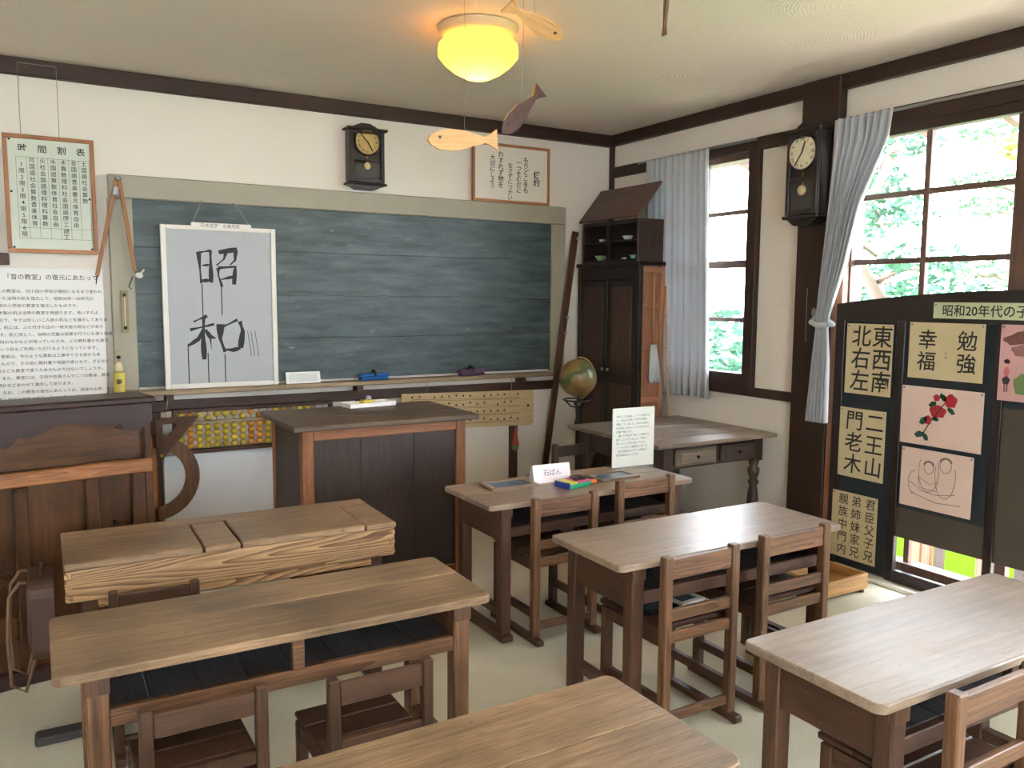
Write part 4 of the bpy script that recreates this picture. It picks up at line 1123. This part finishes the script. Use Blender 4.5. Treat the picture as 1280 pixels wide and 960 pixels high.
for nm, lab, y, z, m_, sz in (('small_dish', 'small white dish on the cupboard shelf, far compartment', 5.17, uz0 + .159, CUP, .028), ('small_dish', 'flat white dish on the cupboard shelf, near compartment', 4.86, uz0 + .159, CUP, .04),
                          ('small_bowl', 'green bowl at the bottom of the open cupboard', 5.18, uz0 + .019, GRN, .05), ('small_bowl', 'teal bowl at the near end of the open cupboard', 4.78, uz0 + .019, TEAL, .042), ('small_cup', 'tiny white cup by the cupboard centre post', 4.90, uz0 + .019, CUP, .02)):
    g = G().lathe([(sz * .5, 0), (sz * .55, sz * .1), (sz, sz * .75), (sz * .92, sz * .75), (sz * .45, sz * .16), (.0004, sz * .14)], (0, 0, 0), 16)
    o = g.build(nm, m_); o.location = (ux0 + .07, y, z); tag(o, lab, 'dish' if nm == 'small_dish' else nm.split('_')[1], 'crockery in the open cupboard')

# broom and stick on the cabinet side
mp_ = thing('string_mop', 'white string mop hanging head-down on the orange-brown cabinet side', 'mop', (3.935, cy0 - .03, .95))
G().tube([(3.915, cy0 - .022, 1.72), (3.915, cy0 - .026, 1.22)], .007, 8).build('handle', wood('lightwood', 'z'), mp_, True)
G().tube([(3.90, cy0 - .012, 1.74), (3.915, cy0 - .022, 1.72), (3.93, cy0 - .012, 1.74)], .003, 5).build('hanging_loop', STRING, mp_, True)
g = G(); rng = random.Random(2)
for k in range(70):
    a = rng.uniform(0, 6.28); r = rng.uniform(.2, 1)
    x, y = 3.915 + .022 * math.cos(a) * r, cy0 - .030 + .008 * math.sin(a) * r
    xe, ye = 3.925 + .052 * math.cos(a) * r, cy0 - .040 + .022 * math.sin(a) * r
    g.tube([(x, y, 1.225), ((x + xe) / 2, (y + ye) / 2, 1.11), (xe, ye, .965 + rng.uniform(-.02, .02))], .0055, 5)
o = g.build('strings', plain('mop_cotton', srgb(206, 210, 214), .9), mp_, True); o['kind'] = 'stuff'
bs_ = thing('bamboo_stick', 'thin pale bamboo stick leaning on the cabinet side by the curtain', 'stick', (3.985, 4.50, .713))
G().tube([(4.022, 4.606, 1.64), (4.010, 4.565, 1.2), (3.985, 4.50, .714)], .008, 8).build('cane', wood('pine', 'z'), bs_, True)
for z, x, y in ((.95, 3.997, 4.532), (1.2, 4.010, 4.565), (1.43, 4.016, 4.587)): G().lathe([(.0095, -.003), (.0095, .003)], (x, y, z), 8).build('node_ring', wood('lightwood', 'z'), bs_, True)

# globe
gl = thing('desk_globe', 'old yellow-green globe on a dark tall stand before the corner cabinet', 'globe', (3.345, 4.72, 0))
def globe_mat():
    m, nt, bs, N, L = nodes_for('globe_map')
    tc = N('ShaderNodeTexCoord'); n = N('ShaderNodeTexNoise'); n.inputs['Scale'].default_value = 7; n.inputs['Detail'].default_value = 6
    L(tc.outputs['Object'], n.inputs['Vector'])
    cr = N('ShaderNodeValToRGB'); e = cr.color_ramp.elements
    e[0].position, e[0].color = .44, srgb(78, 82, 50); e[1].position, e[1].color = .58, srgb(128, 100, 60)
    k = cr.color_ramp.elements.new(.50); k.color = srgb(118, 116, 70)
    L(n.outputs['Fac'], cr.inputs['Fac']); L(cr.outputs['Color'], bs.inputs['Base Color']); bs.inputs['Roughness'].default_value = .35
    return m
G().ell((0, 0, .998), (.132, .132, .132), 28, 16).build('sphere', globe_mat(), gl)
ring = [(0.145 * math.cos(R(a)), 0.0, .998 + .145 * math.sin(R(a))) for a in range(-85, 96, 9)]
G().tube(ring, .005, 6).build('meridian_arc', BRASS, gl)
G().lathe([(.02, .83), (.03, .822), (.016, .80), (.012, .72), (.022, .68), (.012, .64), (.014, .3), (.03, .26), (.03, .2), (.001, .19)], (0, 0, 0), 14).build('stand_post', CD, gl)
G().tube([(.1 * math.cos(R(a)), .1 * math.sin(R(a)), .845) for a in range(0, 361, 20)], .006, 6).build('cradle_ring', CD, gl)
for k in range(3):
    a = R(30 + 120 * k)
    G().tube([(.09 * math.cos(a), .09 * math.sin(a), .845), (.05 * math.cos(a), .05 * math.sin(a), .80), (0, 0, .79)], .006, 6).build('cradle_arm', CD, gl)
    G().tube([(0, 0, .24), (.12 * math.cos(a), .12 * math.sin(a), .12), (.19 * math.cos(a), .19 * math.sin(a), .012)], [.016, .013, .011], 8).build('foot', CD, gl)

# curtains
def curtain(name, label, rows, folds, amp, x, mat, extra=None):
    t = thing(name, label, 'curtain', (x, (rows[0][1] + rows[0][2]) / 2, rows[-1][0]), 0, 'grey-blue window curtains')
    n = folds * 10
    grid = []
    dense = []
    for (za, a0, a1, m0), (zb, b0, b1, m1) in zip(rows, rows[1:]):
        for k in range(8):
            f = k / 8; dense.append((za + (zb - za) * f, a0 + (b0 - a0) * f, a1 + (b1 - a1) * f, m0 + (m1 - m0) * f))
    dense.append(rows[-1])
    for z, l, r, m in dense:
        row = []
        for i in range(n + 1):
            u = i / n
            ph = u * folds * 2 * math.pi
            y = l + (r - l) * u
            sn = math.sin(ph); sn = math.copysign(abs(sn) ** .6, sn)
            row.append((x + amp * m * (sn + .3 * math.sin(2.3 * ph + 1 + z * .6)), y + .006 * math.cos(ph) * m, z))
        grid.append(row)
    o = G().sheet(grid).build('cloth', mat, t, True)
    md = o.modifiers.new('thick', 'SOLIDIFY'); md.thickness = .0016; md.offset = 0
    return t
CUR = fabric('curtain_cloth', srgb(196, 198, 204), .22)
curtain('window_curtain', 'grey-blue pleated curtain hanging straight beside the tall cabinet', [(2.565, 4.915, 4.262, .55), (2.44, 4.915, 4.262, .8), (1.6, 4.90, 4.225, 1.0), (.868, 4.89, 4.194, 1.1)], 10, .022, XW - .075, CUR)
c2 = curtain('window_curtain', 'grey-blue pleated curtain tied back against the pillar of the wide window', [(2.56, 3.215, 2.845, .6), (2.42, 3.218, 2.86, .8), (2.1, 3.235, 3.01, .9), (1.75, 3.262, 3.10, .8), (1.47, 3.285, 3.195, .55), (1.38, 3.285, 3.205, .5), (1.2, 3.30, 3.19, .7), (.835, 3.325, 3.185, .9)], 8, .026, XW - .125, CUR)
G().tube([(XW - .155, 3.19, 1.41), (XW - .165, 3.24, 1.40), (XW - .15, 3.30, 1.42), (XW - .09, 3.31, 1.46), (XW - .08, 3.24, 1.43), (XW - .10, 3.19, 1.41), (XW - .155, 3.19, 1.41)], .016, 8).build('tieback', CUR, c2, True)
G().ell((XW - .10, 3.325, 1.475), (.014, .012, .03), 8, 6).build('tie_hook', METAL, c2, True)
tag(G().tube([(XW - .075, 3.40, 1.62), (XW - .075, 3.40, 1.38), (XW - .075, 3.395, 1.30)], .002, 5).build('hanging_string', STRING), 'thin pale string hanging on the pillar below the clock', 'string')

# ================================================================ display board
db = thing('display_board', 'dark wooden folding display board with arched top standing before the wide window', 'display board', (4.07, 2.0, 0))
NAVY = plain('navy_backing', srgb(30, 40, 46), .7, var=.15, scale=8)
HARD = plain('hardboard', srgb(76, 68, 58), .75, var=.12, scale=10)
X0, X1 = 4.045, 4.075
yl, yr = 3.16, .86
def top_z(y): return 1.60 - .075 * ((y - 2.0) / 1.15) ** 2 * 1.0 + .005
arch = [(yl - (yl - yr) * k / 24, top_z(yl - (yl - yr) * k / 24)) for k in range(25)]
G().prism(arch + [(yr, 1.44), (yl, 1.44)], 'yz', X0, X1).build('arched_rail', wood('cabdark', 'y'), db, True)
for a, b in ((3.10, 3.16), (2.725, 2.775), (2.20, 2.245), (1.72, 1.765), (.86, .92)):
    G().box(X0 - .004, X1, a, b, .022, 1.4395, .003).build('stile', wood('cabdark', 'z'), db, True)
G().box(X0 + .01, X1 - .004, .92, 2.725, .275, 1.4395, 0).build('hardboard_panel', HARD, db, True)
G().box(X0 + .01, X1 - .004, 2.775, 3.10, .03, 1.4395, 0).build('hardboard_panel', HARD, db, True)
G().box(X0 - .003, X1, .92, 2.725, .022, .088, .003).build('bottom_rail', wood('cabdark', 'y'), db, True)
for a, b, c, d in ((2.777, 3.098, .035, 1.436), (2.25, 2.723, .44, 1.436), (1.77, 2.198, 1.04, 1.436)):
    G().box(X0 + .006, X0 + .0098, a, b, c, d, 0).build('backing_sheet', NAVY, db, True)
SHX = X0 - .0075
def paper(name, label, ya, yb, z0, z1, mat, group='sheets pinned on the display board', tilt=0.0):
    t = thing(name, label, 'sheet', (SHX, (ya + yb) / 2, z0), 0, group)
    G().box(SHX, SHX + .0018, min(ya, yb), max(ya, yb), z0, z1, 0).build('paper', mat, t, True)
    for y, z in ((ya - .012, z1 - .012), (yb + .012, z1 - .012)): G().ell((SHX - .002, y, z), (.004, .006, .006), 8, 4).build('pin', METAL, t, True)
    return t
XT = SHX - .0012
def cols_r(t, cols, ys, zt, size, st, bold=.014):
    for s, y in zip(cols, ys):
        txt(vert(s), size, t, (XT, y, zt - len(s) * st / 2), '-x', INKB, bold, ls=st / size, shear=.05)
p = paper('calligraphy_sheet', 'beige calligraphy sheet of six direction characters, topmost of its column on the display board', 3.08, 2.79, 1.028, 1.42, BEIGEP)
cols_r(p, ['東西南', '北右左'], (2.855, 2.985), 1.405, .125, .124, .009)
p = paper('calligraphy_sheet', 'beige calligraphy sheet of six characters, middle of its column on the display board', 3.10, 2.807, .55, .945, BEIGEP)
cols_r(p, ['二王山', '門老木'], (2.875, 3.005), .93, .118, .124, .009)
p = paper('calligraphy_sheet', 'beige calligraphy sheet crowded with family words, lowest on the display board', 3.125, 2.83, .075, .459, BEIGEP)
cols_r(p, ['君臣父子兄', '弟姉妹家兄', '親族中門内'], (2.875, 2.965, 3.05), .448, .066, .073, .006)
p = paper('calligraphy_sheet', 'wide beige sheet with four brushed characters below the title strip', 2.695, 2.297, 1.148, 1.438, BEIGEP)
cols_r(p, ['勉強', '幸福'], (2.385, 2.595), 1.40, .105, .112, .009)
txt('三', .018, p, (XT, 2.49, 1.285), '-x', GREY)
txt('年', .018, p, (XT, 2.49, 1.262), '-x', GREY)
p = paper('flower_painting', 'pinkish sheet painted with red camellia flowers on the display board', 2.72, 2.282, .80, 1.105, PINKP)
RED = plain('camellia_red', srgb(172, 34, 52), .6, var=.25, scale=60); LEAFG = plain('leaf_green', srgb(28, 72, 56), .6, var=.25, scale=60); STEM = plain('stem_brown', srgb(86, 58, 40), .7)
def blot(nm, y, z, ry, rz_, m, a=0.0):
    g = G(); n = 14
    vs = []
    for k in range(n):
        t_ = 2 * math.pi * k / n
        u, v = ry * math.cos(t_) * (1 + .12 * math.sin(5 * t_)), rz_ * math.sin(t_) * (1 + .12 * math.sin(5 * t_))
        vs.append((y - (u * math.cos(a) - v * math.sin(a)), z + u * math.sin(a) + v * math.cos(a)))
    g.prism(vs, 'yz', XT - .0003, XT + .0008).build(nm, m, p, True)
for y, z, a_, b_ in ((2.515, .985, .045, .032), (2.45, 1.045, .034, .034), (2.525, 1.055, .018, .018), (2.565, .935, .02, .024)): blot('petal_blot', y, z, a_, b_, RED)
for y, z, a_, b_, an in ((2.59, .93, .026, .016, .8), (2.61, .855, .026, .016, .3), (2.575, .845, .022, .013, -1.0), (2.545, 1.02, .022, .013, .5), (2.49, 1.06, .024, .013, -.8), (2.445, .995, .024, .012, -.7), (2.525, .945, .018, .011, -.2)): blot('leaf_blot', y, z, a_, b_, LEAFG, an)
G().tube([(XT, 2.48, 1.03), (XT, 2.54, .95), (XT, 2.59, .86)], .003, 5).build('stem_line', STEM, p, True)
p = paper('pencil_sketch', 'pinkish sheet with a faint pencil drawing of seated figures, below the camellia painting', 2.702, 2.313, .465, .778, PINKP)
FAINT = plain('pencil', srgb(150, 130, 122), .8)
def line(pts, r=.0016, m=FAINT): G().tube([(XT, a, b) for a, b in pts], r, 4).build('pencil_line', m, p, True)
def arc(cy, cz, ry, rz_, a0=0, a1=360, n=16): return [(cy - ry * math.cos(R(a0 + (a1 - a0) * k / n)), cz + rz_ * math.sin(R(a0 + (a1 - a0) * k / n))) for k in range(n + 1)]
line(arc(2.545, .685, .026, .03)); line(arc(2.455, .71, .03, .036)); line(arc(2.545, .668, .055, .11, 150, 390)); line(arc(2.455, .66, .055, .12, 160, 380))
line([(2.65, .60), (2.58, .56), (2.50, .55), (2.40, .57)]); line([(2.64, .54), (2.50, .51), (2.37, .52)]); line([(2.60, .63), (2.54, .60), (2.49, .62), (2.50, .57), (2.59, .575), (2.60, .63)])
line(arc(2.62, .60, .035, .06, 90, 270)); line(arc(2.545, .70, .026, .02, 0, 180), .004); line(arc(2.455, .728, .03, .022, 0, 180), .004)
p = paper('child_drawing', 'pink sheet with a drawn child standing by a tree, cut by the picture edge', 2.222, 1.85, 1.078, 1.44, plain('deep_pink_paper', srgb(206, 160, 160), .8, var=.12, scale=9))
BRN = plain('crayon_brown', srgb(118, 78, 70), .8); GRN2 = plain('crayon_green', srgb(112, 140, 86), .8); DRK = plain('crayon_dark', srgb(62, 52, 54), .8)
blot('hair_blot', 2.185, 1.265, .014, .011, DRK); blot('face_blot', 2.185, 1.252, .012, .012, plain('crayon_skin', srgb(214, 160, 140), .8))
blot('shirt_blot', 2.185, 1.215, .013, .026, plain('crayon_pink', srgb(196, 110, 116), .8)); blot('shorts_blot', 2.185, 1.175, .018, .020, DRK)
for y in (2.191, 2.179): G().box(XT, XT + .001, y - .003, y + .003, 1.12, 1.16, 0).build('leg_line', BRN, p, True)
blot('bush_blot', 2.11, 1.16, .04, .05, GRN2); blot('roof_blot', 2.12, 1.38, .09, .03, BRN, .2); blot('wall_blot', 2.10, 1.32, .07, .03, plain('crayon_mauve', srgb(150, 108, 104), .8))
blot('bush_blot', 1.95, 1.2, .06, .08, GRN2)
p = paper('title_strip', 'pale green title strip with large printed characters along the top of the display board', 2.57, 1.80, 1.461, 1.542, plain('title_paper', srgb(196, 204, 166), .7, var=.04))
txt('昭和20年代の子どもたち', .062, p, (XT, 2.19, 1.497), '-x', INK, .012, sx=.98)

# low wooden step by the board
ls_ = thing('low_step', 'low pale wooden step on the floor before the display board', 'step', (3.64, 2.85, 0))
G().box(3.47, 3.84, 2.725, 2.745, .02, .105, .003).build('front_board', wood('lightwood', 'x'), ls_, True)
G().box(3.47, 3.84, 2.96, 2.98, .02, .105, .003).build('back_board', wood('lightwood', 'x'), ls_, True)
for x in (3.47, 3.82): G().box(x, x + .02, 2.746, 2.959, .02, .105, .003).build('end_board', wood('lightwood', 'y'), ls_, True)
G().box(3.491, 3.819, 2.746, 2.959, .04, .055, .002).build('bottom_board', wood('lightwood', 'x'), ls_, True)
for x in (3.49, 3.80):
    for y in (2.73, 2.95): G().box(x, x + .02, y, y + .02, 0, .02, .002).build('foot', wood('old', 'x'), ls_, True)

# ================================================================ ceiling lamp and wooden fish
lm = thing('ceiling_lamp', 'lit amber glass bowl lamp on the plaster ceiling', 'lamp', (1.955, 3.62, 2.585))
zt = ZC - 2.585
G().lathe([(.19, zt - .001), (.195, zt - .012), (.185, zt - .02), (.183, zt - .036), (.172, zt - .044), (.165, zt - .05)], (0, 0, 0), 36).build('ceiling_rim', plain('lamp_rim', srgb(206, 182, 140), .4), lm)
G().lathe([(.158, zt - .046), (.165, zt - .065), (.188, zt - .085), (.192, zt - .112), (.190, zt - .140), (.160, zt - .175), (.115, zt - .21), (.06, zt - .237), (.0005, zt - .245)], (0, 0, 0), 40).build('glass_bowl', shade_glass(), lm)
bulb_d = bpy.data.lights.new('bulb', 'POINT'); bulb_d.energy = 2.6; bulb_d.color = (1, .66, .25); bulb_d.shadow_soft_size = .03
bulb = bpy.data.objects.new('bulb', bulb_d); COL.objects.link(bulb); bulb.location = (0, 0, .075); bulb.parent = lm

FISH = [(-.5, 0), (-.46, .055), (-.36, .105), (-.2, .13), (0, .115), (.16, .07), (.28, .04), (.36, .075), (.46, .135), (.455, .0), (.46, -.12), (.36, -.06), (.28, -.035), (.14, -.065), (-.02, -.11), (-.2, -.13), (-.36, -.11), (-.46, -.06)]
def fish(label, c, L_, kind, rot, thick=.012, flip=1):
    t = thing('wooden_fish', label, 'fish ornament', c, 0, 'wooden fish hanging from the ceiling')
    g = G().prism([(a * L_ * flip, b * L_) for a, b in FISH], 'xz', -thick / 2, thick / 2)
    o = g.build('fish_body', wood(kind, 'x'), t); o.rotation_euler = rot
    e = G(); e.lathe([(.006, -.001), (.006, .001)], (-.34 * L_ * flip, -thick / 2 - .001, .03 * L_), 10, 'y'); e.build('eye', INK, o)
    G().tube([(0, 0, .03), (0, 0, ZC - c[2])], .0012, 4).build('hanging_thread', STRING, t)
fish('pale wooden fish hanging level before the framed writing', (1.612, 3.1, 2.19), .335, 'pine', (0, R(-5), 0))
fish('dark brown wooden fish hanging nose-down below the lamp', (1.95, 3.2, 2.365), .30, 'fishdark', (0, R(-46), 0))
fish('pale wooden fish seen almost from below beside the lamp', (1.63, 2.6, 2.525), .28, 'pine', (R(64), R(12), R(10)), flip=-1)
fish('wooden fish seen edge-on near the top of the photo', (2.235, 2.6, 2.675), .21, 'mid', (R(0), R(80), R(62)))

# ---------------------------------------------------------------- printed characters become flat meshes
bpy.context.view_layer.update()
dg = bpy.context.evaluated_depsgraph_get()
for o, mat in TEXTS:
    me = bpy.data.meshes.new_from_object(o.evaluated_get(dg))
    me.name = o.name
    me.materials.clear(); me.materials.append(mat)
    n = bpy.data.objects.new('tmp', me); COL.objects.link(n)
    n.parent = o.parent; n.location = o.location; n.rotation_euler = o.rotation_euler; n.scale = o.scale
    nm = o.name
    bpy.data.objects.remove(o, do_unlink=True)
    n.name = nm
